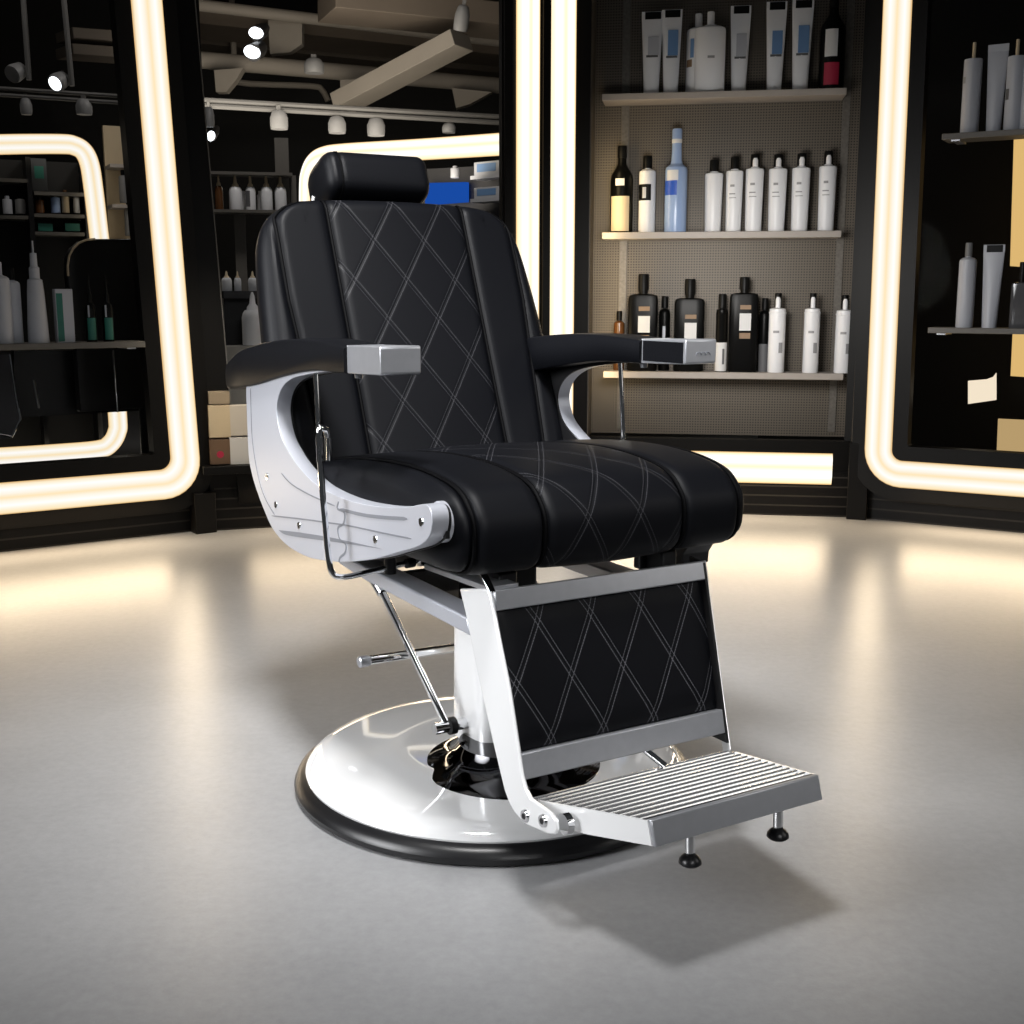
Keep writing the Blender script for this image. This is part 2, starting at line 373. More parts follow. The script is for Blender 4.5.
# far hinge lug and inner stays
b = MB(); b.tube([(-.02, .37, .20), (-.05, .42, .165)], .006); b.build('hinge_stay', CHROME, chair)
for s in (1,):
    b = MB(); b.tube([(s*.178, .505, .161), (s*.188, .505, .161)], .0145, 24); b.build('plate_pivot', CHROME, chair)

# --- seat
prof_pts = [(-.20, .585), (-.10, .602), (0, .613), (.10, .6195), (.19, .620), (.27, .613), (.32, .600), (.349, .575), (.3585, .545), (.3585, .518), (.354, .496), (.340, .480), (.315, .472), (.25, .469), (.1, .467), (-.1, .465), (-.22, .465), (-.238, .478), (-.24, .52), (-.23, .565)]
prof_pts = [(y, z-(.009 if z > .56 else 0)) for y, z in prof_pts]
prof = smooth_path([(0, y, z) for y, z in prof_pts]+[(0, *prof_pts[0])], 5)[:-1]
arc = [0]
for p_, q_ in zip(prof, prof[1:]): arc.append(arc[-1]+(q_-p_).length)
arc.append(arc[-1]+(prof[0]-prof[-1]).length)
SC = Vector((0, .06, .538)); SW = .279; SR = .055
def seat_pt(p_, x, push=0):
    ax = abs(x); e = 0
    if ax > SW-SR: e = SR-math.sqrt(max(0, SR*SR-(ax-(SW-SR))**2))
    g = 0
    for sx, dpt in ((.125, .007), (.237, .006)):
        g += dpt*math.exp(-((ax-sx)/.007)**2)
    crown = .004*(1-(x/.28)**2)
    if ax < .118: crown += .003*(1-(x/.118)**2)
    e = e+g-crown-push
    d = p_-SC
    return SC + Vector((x, d.y*(1-e/(.17 if e > 0 else .3)), d.z*(1-e/.077)))
QS = quilt_mat('quilted_seat_leather', .093, .15, .010, .660, .121, .036)
xs = sorted(set([round(-SW+2*SW*k/80, 5) for k in range(81)] + [s*v_ for s in (1, -1) for v_ in (.118, .122, .125, .128, .132, .230, .234, .237, .240, .244, .255, .262, .268, .272, .2745)]))
b = MB()
b.grid([[seat_pt(p_, x) for p_ in prof] for x in xs], uvs=lambda i, j: (xs[i], arc[j]), closed=True, caps=True)
seat = b.build('seat_cushion', QS, chair, sharp=80)
pf = [p_ for p_ in prof if p_.z > .462 or p_.y > .3]
pf = sorted([p_ for p_ in prof], key=lambda p_: prof.index(p_))
cut = [i for i, p_ in enumerate(prof) if p_.y > -.2 and not (p_.z < .466 and p_.y < .31)]
for s in (1, -1):
    for xx in (.125, .237):
        b = MB(); b.tube([seat_pt(prof[i], s*xx, .003) for i in cut], .0034, 8); b.build('piping', PIPING, seat)

# --- backrest
bd = Vector((0, -.181, .453)).normalized(); BO = Vector((0, -.208, .576)); bn = Vector((0, bd.z, -bd.y))
def hw(s):
    pts = [(-.12, .284), (0, .292), (.1, .295), (.21, .293), (.31, .286), (.38, .279), (.42, .273), (.448, .264), (.468, .251), (.484, .230), (.495, .20), (.501, .168), (.504, .12)]
    for (a, wa), (c, wc) in zip(pts, pts[1:]):
        if s <= c: return wa+(wc-wa)*(s-a)/(c-a)
    return pts[-1][1]
def front_off(u, s, w):
    e = (w-abs(u)); r = .035; o = 0
    if e < r: o -= r-math.sqrt(max(0, r*r-(r-e)**2))
    top = .504-s
    if top < .03: o -= .03-math.sqrt(max(0, .03**2-(.03-top)**2))
    for sx, dpt in ((.142, .007), (.232, .006)): o -= dpt*math.exp(-((abs(u)-(sx+.004*max(0, s-.2) if sx < .2 else min(w-.012, .226+.02*min(1, max(0, s/.3)))))/.007)**2)
    o += .006*(1-(u/.28)**2) + (.004*(1-(u/.135)**2) if abs(u) < .135 else 0)
    return o
ss = [-.12+.56*k/44 for k in range(45)]+[.448, .456, .463, .47, .476, .482, .488, .493, .497, .501, .503, .504]
us = sorted(set([round(-1+2*k/72, 4) for k in range(73)]+[.97, .985, .993, -.97, -.985, -.993]+[s*v_/.275 for s in (1, -1) for v_ in (.134, .138, .142, .146, .150)]+[s*v_ for s in (1, -1) for v_ in (.76, .78, .80, .82, .84, .86, .88, .90, .92, .94)]))
def back_pt(u, s, off): return BO+bd*s+bn*off+Vector((u, 0, 0))
rows = []; UU = []
for s in ss:
    w = hw(s); row = []; uu = []
    for k in us:
        u = k*w if abs(k) > .70 else k*.275; u = max(-w, min(w, u)); row.append(back_pt(u, s, front_off(u, s, w))); uu.append(u)
    for k in range(1, 12):                       # round the back
        a = PI*k/12; u = w*math.cos(a) if False else w*(1-2*k/12)
        th = .105*math.sin(a)**.5; t_ = .03
        row.append(back_pt(w*math.copysign(abs(math.cos(a))**.5, math.cos(a)), s, -.035-(th-.02 if th > .02 else 0)*(1 if s < .44 else max(.3, 1-(s-.44)/.07)))); uu.append(u)
    rows.append(row); UU.append(uu+[uu[0]])
QB = quilt_mat('quilted_back_leather', .105, .158, 0.010, .336, .138, .036)
b = MB(); b.grid(rows, uvs=lambda i, j: (UU[i][j] if j < len(us) else 9, ss[i]), closed=True, caps=True)
back = b.build('backrest', QB, chair, sharp=80)
for s_ in (1, -1):
    for sx in (.142, .232):
        b = MB(); pp = []
        for s in [-.02+.5*k/50 for k in range(51)]+[.488, .495, .500]:
            w = hw(s); u = s_*(sx+.004*max(0, s-.2) if sx < .2 else .226+.02*min(1, max(0, s/.3)))
            u = s_*min(abs(u), w-.012)
            pp.append(back_pt(u, s, front_off(u, s, w)+.003))
        b.tube(pp, .0034, 8); b.build('piping', PIPING, back)
# white edge welt along the far shell of the backrest
# --- headrest
HC = BO+bd*.557+bn*(-.055)
b = MB(); rows = []; HWX, HH, HD = .108, .0475, .066
NX = 34
def hr_ring(x, shrink):
    r = []
    for k in range(40):
        a = 2*PI*k/40; ca, sa = math.cos(a), math.sin(a); q = (abs(ca)**3.4+abs(sa)**3.4)**(-1/3.4)
        r.append(HC+Vector((x, 0, 0))+bn*(HD*q*ca-shrink*ca)+bd*(HH*q*sa-shrink*sa))
    return r
xs2 = [-HWX+2*HWX*k/NX for k in range(NX+1)]
for x in xs2:
    e = HWX-abs(x); sh = .022-math.sqrt(max(0, .022**2-(.022-e)**2)) if e < .022 else 0
    sh += .004*math.exp(-((x-.082)/.004)**2)
    rows.append(hr_ring(x+.020, sh))
b.grid(rows, closed=True, caps=True); hd = b.build('headrest', LEATHER, chair, sharp=70)
b = MB(); b.tube(hr_ring(.1015, .001)+hr_ring(.1015, .001)[:1], .0022, 6); b.build('piping', PIPING, hd)
b = MB(); b.box(HC+Vector((.1285, 0, 0))-bd*.026+bn*(-.035), (.002, .012, .028), Matrix.Rotation(math.radians(-20), 3, 'X')); b.build('fabric_tag', WHITEL, hd)
for s in (1, -1):
    b = MB(); b.tube([HC+Vector((s*.05, 0, 0))-bd*.12, HC+Vector((s*.05, 0, 0))-bd*.03], .006); b.build('headrest_post', CHROME, hd)

# --- arms
outer_px = [(95, 245), (97, 320), (100, 400), (105, 500), (118, 570), (140, 640), (165, 705), (190, 760), (225, 805), (260, 835), (305, 860), (350, 875), (450, 885), (560, 875), (650, 850), (715, 832), (748, 812), (765, 790), (773, 765), (776, 735), (773, 705), (764, 684), (748, 674), (728, 676), (680, 685), (600, 685), (500, 668), (420, 640), (350, 600), (290, 540), (250, 480), (222, 420), (207, 340), (213, 280), (232, 240), (262, 215), (300, 203), (360, 192), (430, 186)]
zp = lambda a, b_: cx(220+a/3.658, 320+b_/3.658, .305)
arm_yz = [(q.y, q.z) for q in smooth_path([(0, *zp(*p_).yz) for p_ in outer_px], 4)]
arm_yz = arm_yz + [(-.0, .748), (-.15, .742), (-.28, .722), (-.36, .706)]
pad_prof = [(-.495, .686), (-.5015, .692), (-.503, .705), (-.5025, .718), (-.499, .727), (-.487, .736), (-.412, .760), (-.33, .773), (-.25, .782), (-.15, .789), (-.05, .791), (.03, .788), (.085, .7845), (.085, .745), (.03, .744), (-.04, .743), (-.121, .735), (-.22, .721), (-.323, .704), (-.42, .692), (-.48, .684)]
for s in (1, -1):
    ayz = arm_yz if s > 0 else [(min(y, .10+.25*(z-.5)), z) for y, z in arm_yz]
    b = MB(); b.poly_prism(ayz, XM, s*.279, s*.305); arm = b.build('arm_casting', CAST, chair, bevel=.004)
    # knuckle
    if s > 0:
        b = MB(); b.tube([(.266, .322, .553), (.268, .322, .553), (.2755, .322, .553), (.278, .322, .553)], [.026, .029, .029, .027], 28); kn = b.build('knuckle', CAST, arm)
        b = MB(); b.box((.2785, .349, .548), (.006, .008, .026)); b.build('knuckle_slot', DARKST, kn)
    for a, b2 in ((172, 572), (205, 676), (290, 752), (569, 803), (737, 739))[:5 if s > 0 else 3]:
        q = zp(a, b2); x = s*.305
        b = MB(); b.tube([(x-s*.002, q.y, q.z), (x+s*.0015, q.y, q.z)], [.0072, .006], 18); sc = b.build('screw', CHROME, arm)
        b = MB(); b.tube([(x+s*.0014, q.y, q.z), (x+s*.002, q.y, q.z)], .0028, 6); b.build('screw_socket', DARKST, sc)
    b = MB(); b.poly_prism([(y, z-.002) for y, z in ayz], XM, s*.2785, s*.2755); b.build('inner_liner', DARKST, arm)
    # casting grooves as thin dark strips, the recess shade put into their colour
    b = MB(); X0, X1 = s*.3045, s*.3056
    for ln, w in (([(440, 692), (520, 712), (600, 722), (685, 727)], 4.5), ([(190, 716), (300, 728), (400, 742), (470, 752), (600, 780), (700, 800)], 2.2),
                  ([(434, 664), (430, 690), (455, 705), (452, 745), (432, 760), (438, 800), (460, 820), (458, 850), (440, 868), (436, 884)], 3.0),
                  ([(112, 250), (114, 330), (120, 450), (140, 570), (165, 650), (200, 712)], 2.2), ([(225, 560), (262, 600), (330, 640), (420, 680)], 2.0)):
        pts = smooth_path([(0, *zp(*p_).yz) for p_ in ln], 5)
        up, dn = [], []
        for i, p_ in enumerate(pts):
            t = (pts[min(i+1, len(pts)-1)]-pts[max(i-1, 0)]).normalized(); nn = Vector((0, -t.z, t.y)); ww = w*.0006*(1 if 0 < i < len(pts)-1 else .4)
            up.append(p_+nn*ww); dn.append(p_-nn*ww)
        b.poly_prism([(p_.y, p_.z) for p_ in up+dn[::-1]], XM, X0, X1)
    wd = smooth_path([(0, *zp(*p_).yz) for p_ in [(215, 768), (300, 778), (420, 798), (597, 838)]], 4)+smooth_path([(0, *zp(*p_).yz) for p_ in [(597, 838), (420, 812), (300, 796), (240, 785), (215, 768)]], 4)[1:-1]
    b.poly_prism([(p_.y, p_.z) for p_ in wd], XM, X0, X1)
    b.build('groove_shade_lines', CASTD, arm, smooth=False) if s > 0 else b.bm.free()
    # pad: leather body, chrome nose
    b = MB(); pr = smooth_path([(0, *p_) for p_ in pad_prof[:13]], 3)+smooth_path([(0, *p_) for p_ in pad_prof[13:]], 3)
    pcz = .74; ws = [(.236, .004), (.2375, .0015), (.241, .0), (.273, -.001), (.307, 0), (.3105, .0015), (.312, .004)]
    rows = []
    for x, e in ws:
        row = []
        for p_ in pr:
            mid = .7147+.09*0; base = None
            yy = min(p_.y+(e if p_.y < -.44 else 0), .085); row.append(Vector((s*x, yy, p_.z)))
        # pull top and bottom in by e
        n = len(row)
        for i, v_ in enumerate(row):
            zc = .765 if v_.y > -.15 else .765-.16*(-.15-v_.y)
            v_.z += (-e if v_.z > zc else e*.6)
        rows.append(row)
    b.grid(rows, closed=True, caps=True); pad = b.build('arm_pad', LEATHER, arm, sharp=50)
    b = MB(); b.poly_prism([(.084, .7450), (.203, .7485), (.205, .751), (.205, .787), (.203, .7895), (.084, .7865)], XM, s*.2425, s*.3065); nose = b.build('chrome_nose', BRUSHED, arm, bevel=.0015)
    b = MB(); b.box((s*.2735, .084, .7665), (.0665, .004, .0415)); b.build('nose_band', CHROME, nose)
    if s < 0:
        b = MB(); b.box((-.2422, .143, .7670), (.0012, .110, .0345)); b.build('nose_inlay', LEATHER, nose)
        b = MB()
        for k in range(3): b.tube([(s*.2735-.014+k*.009+.006*math.cos(a), .2056, .763+.005*math.sin(a)) for a in [PI*j/5 for j in range(6)]], .0007, 5)
        b.build('etched_mark', CASTD, nose)
    b = MB(); b.tube([(s*.30, -.06, .745), (s*.302, -.05, .62), (s*.30, -.044, .56)], .0042); b.build('support_rod', CHROME, arm)
    b = MB(); b.tube([(s*.273, .05, .735), (s*.273, .05, .7465)], [.006, .008], 14); b.build('pad_bolt', BRUSHED, arm)
# recline handle outside the near arm
b = MB(); hp = smooth_path([(.325, .045, .630), (.327, .047, .655), (.335, .051, .661), (.342, .053, .655), (.342, .056, .60), (.342, .068, .52), (.342, .079, .462), (.338, .083, .440), (.325, .085, .433), (.29, .078, .432), (.2, .062, .437), (.14, .05, .441)], 8)
b.tube(hp, .0048, 12); hdl = b.build('recline_handle', CHROME, chair)
b = MB(); b.tube([(.342, .0535, .648), (.342, .055, .61)], .0056, 12); b.tube([(.325, .046, .645), (.325, .046, .61)], .0054, 12); b.build('handle_sleeve', CHROME, hdl)
b = MB(); b.tube([(.235, .07, .425), (.235, .07, .475)], .0095, 14); b.tube([(.205, .065, .437), (.19, .062, .437)], .008, 14); b.build('handle_clamp', DARKST, hdl)
b = MB(); b.tube([(.17, .055, .437), (.17, .055, .49)], .007, 12); b.tube([(.178, .055, .437), (.16, .055, .437)], .0095, 14); b.build('handle_pivot', CHROME, hdl)

# ================================================================== THE SETTING
b = MB(); b.box((0, 4.2, -.02), (11, 12, .04)); struct(b.build('floor', FLOOR, smooth=False))

WL = Wall((-1.746-.8*.828, 4.029-.8*.561), (-1.19, 4.40)); WM = Wall((-1.13, 4.40), (.28, 4.85)); WS = Wall((.28, 4.85), (1.36, 4.68)); WR = Wall((1.40, 4.65), (1.886, 4.364))
def wall_prism(w, pts, o0, o1, name, m, parent=None, bevel=0):
    b = MB(); b.poly_prism(pts, lambda t, z, o: w.p(t, z, o), o0, o1); return b.build(name, m, parent, bevel=bevel)
def rrect(t0, t1, z0, z1, r, n=8):
    pts = []
    for (cx_, cz, a0) in ((t1-r, z1-r, 0), (t0+r, z1-r, 90), (t0+r, z0+r, 180), (t1-r, z0+r, 270)):
        for k in range(n+1):
            a = math.radians(a0+90*k/n); pts.append((cx_+r*math.cos(a), cz+r*math.sin(a)))
    return pts
def ring(w, outer, inner, o0, o1, name, m, parent, lean=(0, 0)):
    b = MB(); k, z0 = lean
    P = lambda q, o: w.p(q[0]+k*(q[1]-z0), q[1], o)
    loops = [[P(q, o1) for q in outer], [P(q, o0) for q in outer], [P(q, o0) for q in inner], [P(q, o1) for q in inner], [P(q, o1) for q in outer]]
    b.grid(loops, closed=True); bmesh.ops.remove_doubles(b.bm, verts=b.bm.verts, dist=1e-5); return b.build(name, m, parent, sharp=30)
def strip_ring(w, outer, inner, o0, bulge, name, m, parent, lean=(0, 0)):
    b = MB(); k, z0 = lean; N = 10; rows = []
    for i in range(N+1):
        f = i/N; o = o0-bulge*math.sin(PI*f)**.6
        rows.append([w.p((a[0]*(1-f)+c_[0]*f)+k*((a[1]*(1-f)+c_[1]*f)-z0), a[1]*(1-f)+c_[1]*f, o) for a, c_ in zip(outer, inner)])
    b.grid(rows, uvs=lambda i, j: (j/len(outer), i/N), closed=True); return b.build(name, m, parent)
def strip_bar(pa, pb, side, nrm, width, bulge, name, m, parent):
    """Straight channel from pa to pb."""
    b = MB(); N = 10; pa, pb = Vector(pa), Vector(pb)
    rows = [[p_+side*(width*(i/N-.5))+nrm*(bulge*math.sin(PI*i/N)**.6) for p_ in (pa, pb)] for i in range(N+1)]
    b.grid(rows, uvs=lambda i, j: (j, i/N)); return b.build(name, m, parent)
def backlit(w, label, name, t0, t1, ir, orr, z0, z1, lean, off, band, hole_in, border, floor_t):
    """Backlit mirror: rounded black frame, opal light channel, pane."""
    r = thing(name, label, 'mirror', w.p((t0+t1)/2, 0, off))
    inv = Matrix.Translation(-r.location)
    so = rrect(t0, t1, z0, z1, orr); si = rrect(t0+band, t1-band, z0+band, z1-band, ir)
    ho = rrect(t0-border, t1+border, z0-border, z1+border, orr+border*.6); hi = rrect(t0+band+hole_in, t1-band-hole_in, z0+band+hole_in, z1-band-hole_in, .012)
    parts = [ring(w, ho, hi, off+.0, off+.06, 'frame', BLACKFR, r, lean), strip_ring(w, so, si, off-.003, .022, 'light_strip', STRIP, r, lean)]
    k, zz = lean
    b = MB(); vs = [b.bm.verts.new(w.p(t+k*(z-zz), z, off+.045)) for t, z in hi]; b.bm.faces.new(vs); parts.append(b.build('mirror_pane', PANE, r, smooth=False))
    for o in parts: o.matrix_parent_inverse = inv
    return r
# left mirror (right edge and lower edge are in the picture)
OF = -.05
tb = WL.tz(199, 452, OF)[0]; tt = WL.tz(162, 0, OF)[0]; zt = WL.tz(162, 0, OF)[1]; zb = WL.tz(199, 452, OF)[1]
zlo = (WL.tz(0, 515, OF)[1]+WL.tz(164, 499, OF)[1])/2; band = .108
lean = (tt-tb)/(zt-zb)
mirror_l = backlit(WL, 'backlit mirror with rounded glowing frame behind the grey shelf with the green striped carton', 'backlit_mirror', -.35, tb, .045, .14, zlo, 2.35, (lean, zb), OF, band, .055, .05, 0)
# right mirror
tb = WR.tz(865, 446, OF)[0]; tt = WR.tz(883.5, 0, OF)[0]; zt = WR.tz(883.5, 0, OF)[1]; zb = WR.tz(865, 446, OF)[1]
zlo = (WR.tz(903, 487, OF)[1]+WR.tz(1024, 498, OF)[1])/2
mirror_r = backlit(WR, 'backlit mirror with rounded glowing frame to the right of the shelving unit', 'backlit_mirror', tb, 1.75, .04, .14, zlo, 2.35, ((tt-tb)/(zt-zb), zb), OF, .103, .055, .05, 0)

# centre mirror: black frame, light channel on its right side
mirror_m = thing('backlit_mirror', 'tall dark mirror behind the barber chair showing ceiling beams and track lights', 'mirror', WM.p(.7, 0))
inv = Matrix.Translation(-mirror_m.location); pts = []
tl_t, tl_b, tr = WM.tz(195, 0), WM.tz(236, 466), WM.tz(504, 100)
hole_l = lambda z: tl_b[0]+(tl_t[0]-tl_b[0])*(z-tl_b[1])/(tl_t[1]-tl_b[1])
fr = [wall_prism(WM, [(hole_l(.12)-.10, .12), (hole_l(.12), .12), (hole_l(2.35), 2.35), (hole_l(2.35)-.14, 2.35)], -.0, .05, 'frame_stile', BLACKFR, mirror_m),
      wall_prism(WM, [(tr[0], .12), (tr[0]+.03, .12), (tr[0]+.03, 2.35), (tr[0], 2.35)], -.012, .05, 'frame_stile', BLACKFR, mirror_m),
      wall_prism(WM, [(hole_l(.12), .10), (1.33, .10), (1.33, .235), (hole_l(.235), .235)], -.01, .06, 'frame_sill', BLACKFR, mirror_m),
      wall_prism(WM, [(hole_l(2.3), 2.25), (1.15, 2.25), (1.15, 2.4), (hole_l(2.3), 2.4)], -.01, .06, 'frame_head', BLACKFR, mirror_m),
      wall_prism(WM, [(1.305, .1), (1.335, .1), (1.335, 2.35), (1.305, 2.35)], -.02, .06, 'frame_stile', BLACKFR, mirror_m)]
b = MB(); vs = [b.bm.verts.new(WM.p(t, z, .03)) for t, z in ((hole_l(.22), .22), (1.16, .22), (1.16, 2.3), (hole_l(2.3), 2.3))]; b.bm.faces.new(vs); fr.append(b.build('mirror_pane', PANE, mirror_m, smooth=False))
b = MB(); b.tube([WM.p(hole_l(.24), .24, -.002), WM.p(hole_l(2.3), 2.3, -.002)], .0022, 6); fr.append(b.build('edge_bead', RAILM, mirror_m))
up = Vector((0, 0, 1)); T1 = (WM.tz(511, 0)[0]+WM.tz(521, 320)[0])/2; T1b = (WM.tz(537, 0)[0]+WM.tz(542, 320)[0])/2
fr.append(strip_bar(WM.p((T1+T1b)/2, .14), WM.p((T1+T1b)/2, 2.35), WM.d, WM.n, T1b-T1, .02, 'light_strip', STRIPB, mirror_m))
fr.append(wall_prism(WM, [(1.15, .12), (1.45, .12), (1.45, 2.35), (1.15, 2.35)], .01, .05, 'backing_board', BLACKFR, mirror_m))
for o in fr: o.matrix_parent_inverse = inv

# shelving unit
unit = thing('shelving_unit', 'open shelving unit with perforated taupe back and three shelves of products', 'shelving unit', WS.p(.53, 0))
inv = Matrix.Translation(-unit.location); ps = []
T2 = (WM.tz(546.5, 0)[0]+WM.tz(550, 320)[0])/2; T2b = (WM.tz(574, 0)[0]+WM.tz(576.4, 320)[0])/2
ps.append(strip_bar(WM.p((T2+T2b)/2, .14), WM.p((T2+T2b)/2, 2.35), WM.d, WM.n, T2b-T2, .02, 'light_strip', STRIPB, unit))
sl = WS.tz(589, 250)[0]; sr = WS.tz(862, 250)[0]; DEP = .17
ps.append(wall_prism(WS, [(-.045, .1), (sl, .1), (sl, 2.4), (-.045, 2.4)], -.012, DEP, 'side_panel', BLACKFR, unit))
ps.append(wall_prism(WS, [(sr, .1), (sr+.03, .1), (sr+.03, 2.4), (sr, 2.4)], -.012, DEP, 'side_panel', BLACKFR, unit))
bp_ = MB(); bp_.box((0, 0, 1.35), (sr-sl+.02, .02, 2.1)); bp = bp_.build('back_panel', PANEL, unit, smooth=False)
bp.parent = unit; bp.location = WS.p((sl+sr)/2, 0, DEP)-unit.location; bp.rotation_euler = (0, 0, WS.ang())
for t, o in ((sl+.001, 0), (sr-.001, 0)):
    bs = MB(); bs.box((0, 0, 1.35), (DEP-.005, .004, 2.1)); q = bs.build('side_lining', PANEL, unit, smooth=False); q.location = WS.p(t, 0, DEP/2)-unit.location; q.rotation_euler = (0, 0, WS.ang()+PI/2)
zb0 = WS.tz(800, 484)[1]; zb1 = WS.tz(800, 453)[1]
ps.append(wall_prism(WS, [(sl, .095), (sr, .095), (sr, .30), (sl, .30)], .004, .05, 'base_panel', BLACKFR, unit))
lb0 = .12; lb1 = (WS.tz(832, 455)[0]+WS.tz(832, 482)[0])/2
ps.append(strip_bar(WS.p(lb0, (zb0+zb1)/2, 0), WS.p(lb1, (zb0+zb1)/2, 0), up, WS.n, zb1-zb0, .014, 'light_bar', STRIPB, unit))
shz = []
for k, (yl, yr, bl) in enumerate((((602, 98), (847, 83.5), .024), ((602, 234.4), (841.6, 228.5), .025), ((603.4, 372), (843.5, 373), .025))):
    z = (WS.tz(*yl, .01)[1]+WS.tz(*yr, .01)[1])/2; shz.append(z); t0, t1 = WS.tz(*yl, .01)[0], WS.tz(*yr, .01)[0]
    sh = wall_prism(WS, [(t0, z-bl), (t1, z-bl), (t1, z), (t0, z)], .01, DEP-.012, 'shelf', SHELF, unit, bevel=.0015); ps.append(sh)
    for tt in (t0+.09, t1-.03):
        br = wall_prism(WS, [(tt, z-bl-.012), (tt+.018, z-bl-.012), (tt+.018, z-bl), (tt, z-bl)], .02, DEP-.012, 'shelf_bracket', BRUSHED, sh); ps.append(br)
for t in (sl+.11, sr-.08):
    ps.append(wall_prism(WS, [(t, .32), (t+.028, .32), (t+.028, 2.3), (t, 2.3)], DEP-.018, DEP-.008, 'slotted_upright', mat('slotted_metal', (.17, .155, .135), rough=.45, metal=.3, noise=.5, nscale=90), unit))
for o in ps: o.matrix_parent_inverse = inv

# walls: plinths under the mirrors, closing pieces, posts
def plinth(w, t0, t1, name, off=.06):
    b = MB(); b.box((0, 0, .09), (t1-t0, .04, .18)); o = b.build(name, LOUVER, smooth=False); o.location = w.p((t0+t1)/2, 0, off+.02); o.rotation_euler = (0, 0, w.ang()); return struct(o)
plinth(WL, -.45, 1.47, 'wall_left', 0); plinth(WM, .03, 1.48, 'wall_center', 0); plinth(WS, -.02, 1.1, 'wall_back', 0); plinth(WR, -.05, 1.85, 'wall_right', 0)
b = MB(); q = WL.p(1.50, 0, -.045); b.box((q.x, q.y, .075), (.08, .06, .15), Matrix.Rotation(WL.ang(), 3, 'Z')); struct(b.build('trim_1', BLACKFR, bevel=.003))
b = MB(); q = WR.p(-.045, 0, -.02); b.box((q.x, q.y, .15), (.075, .06, .3), Matrix.Rotation(WS.ang()-.2, 3, 'Z')); struct(b.build('trim_2', BLACKFR, bevel=.003))
b = MB(); q = WL.p(1.54, 0, .02); b.box((q.x, q.y, 1.2), (.09, .04, 2.4), Matrix.Rotation(WL.ang(), 3, 'Z')); struct(b.build('trim_3', BLACKFR))
b = MB(); q = WR.p(-.085, 0, .03); b.box((q.x, q.y, 1.3), (.06, .05, 2.2), Matrix.Rotation(WR.ang(), 3, 'Z')); struct(b.build('trim_4', BLACKFR))

for n_, x_ in (('wall_far_left', -5.2), ('wall_far_right', 5.2)):
    b = MB(); b.box((x_, 7.0, 1.6), (.05, 5.3, 3.4)); struct(b.build(n_, DARKW, smooth=False))
for n_, w_, t0_, t1_ in (('trim_5', WL, -3.6, -.45), ('trim_6', WR, 1.82, 4.8)):
    b = MB(); q = w_.p((t0_+t1_)/2, 0, .03); b.box((q.x, q.y, 1.6), (t1_-t0_, .05, 3.4), Matrix.Rotation(w_.ang(), 3, 'Z')); struct(b.build(n_, DARKW, smooth=False))

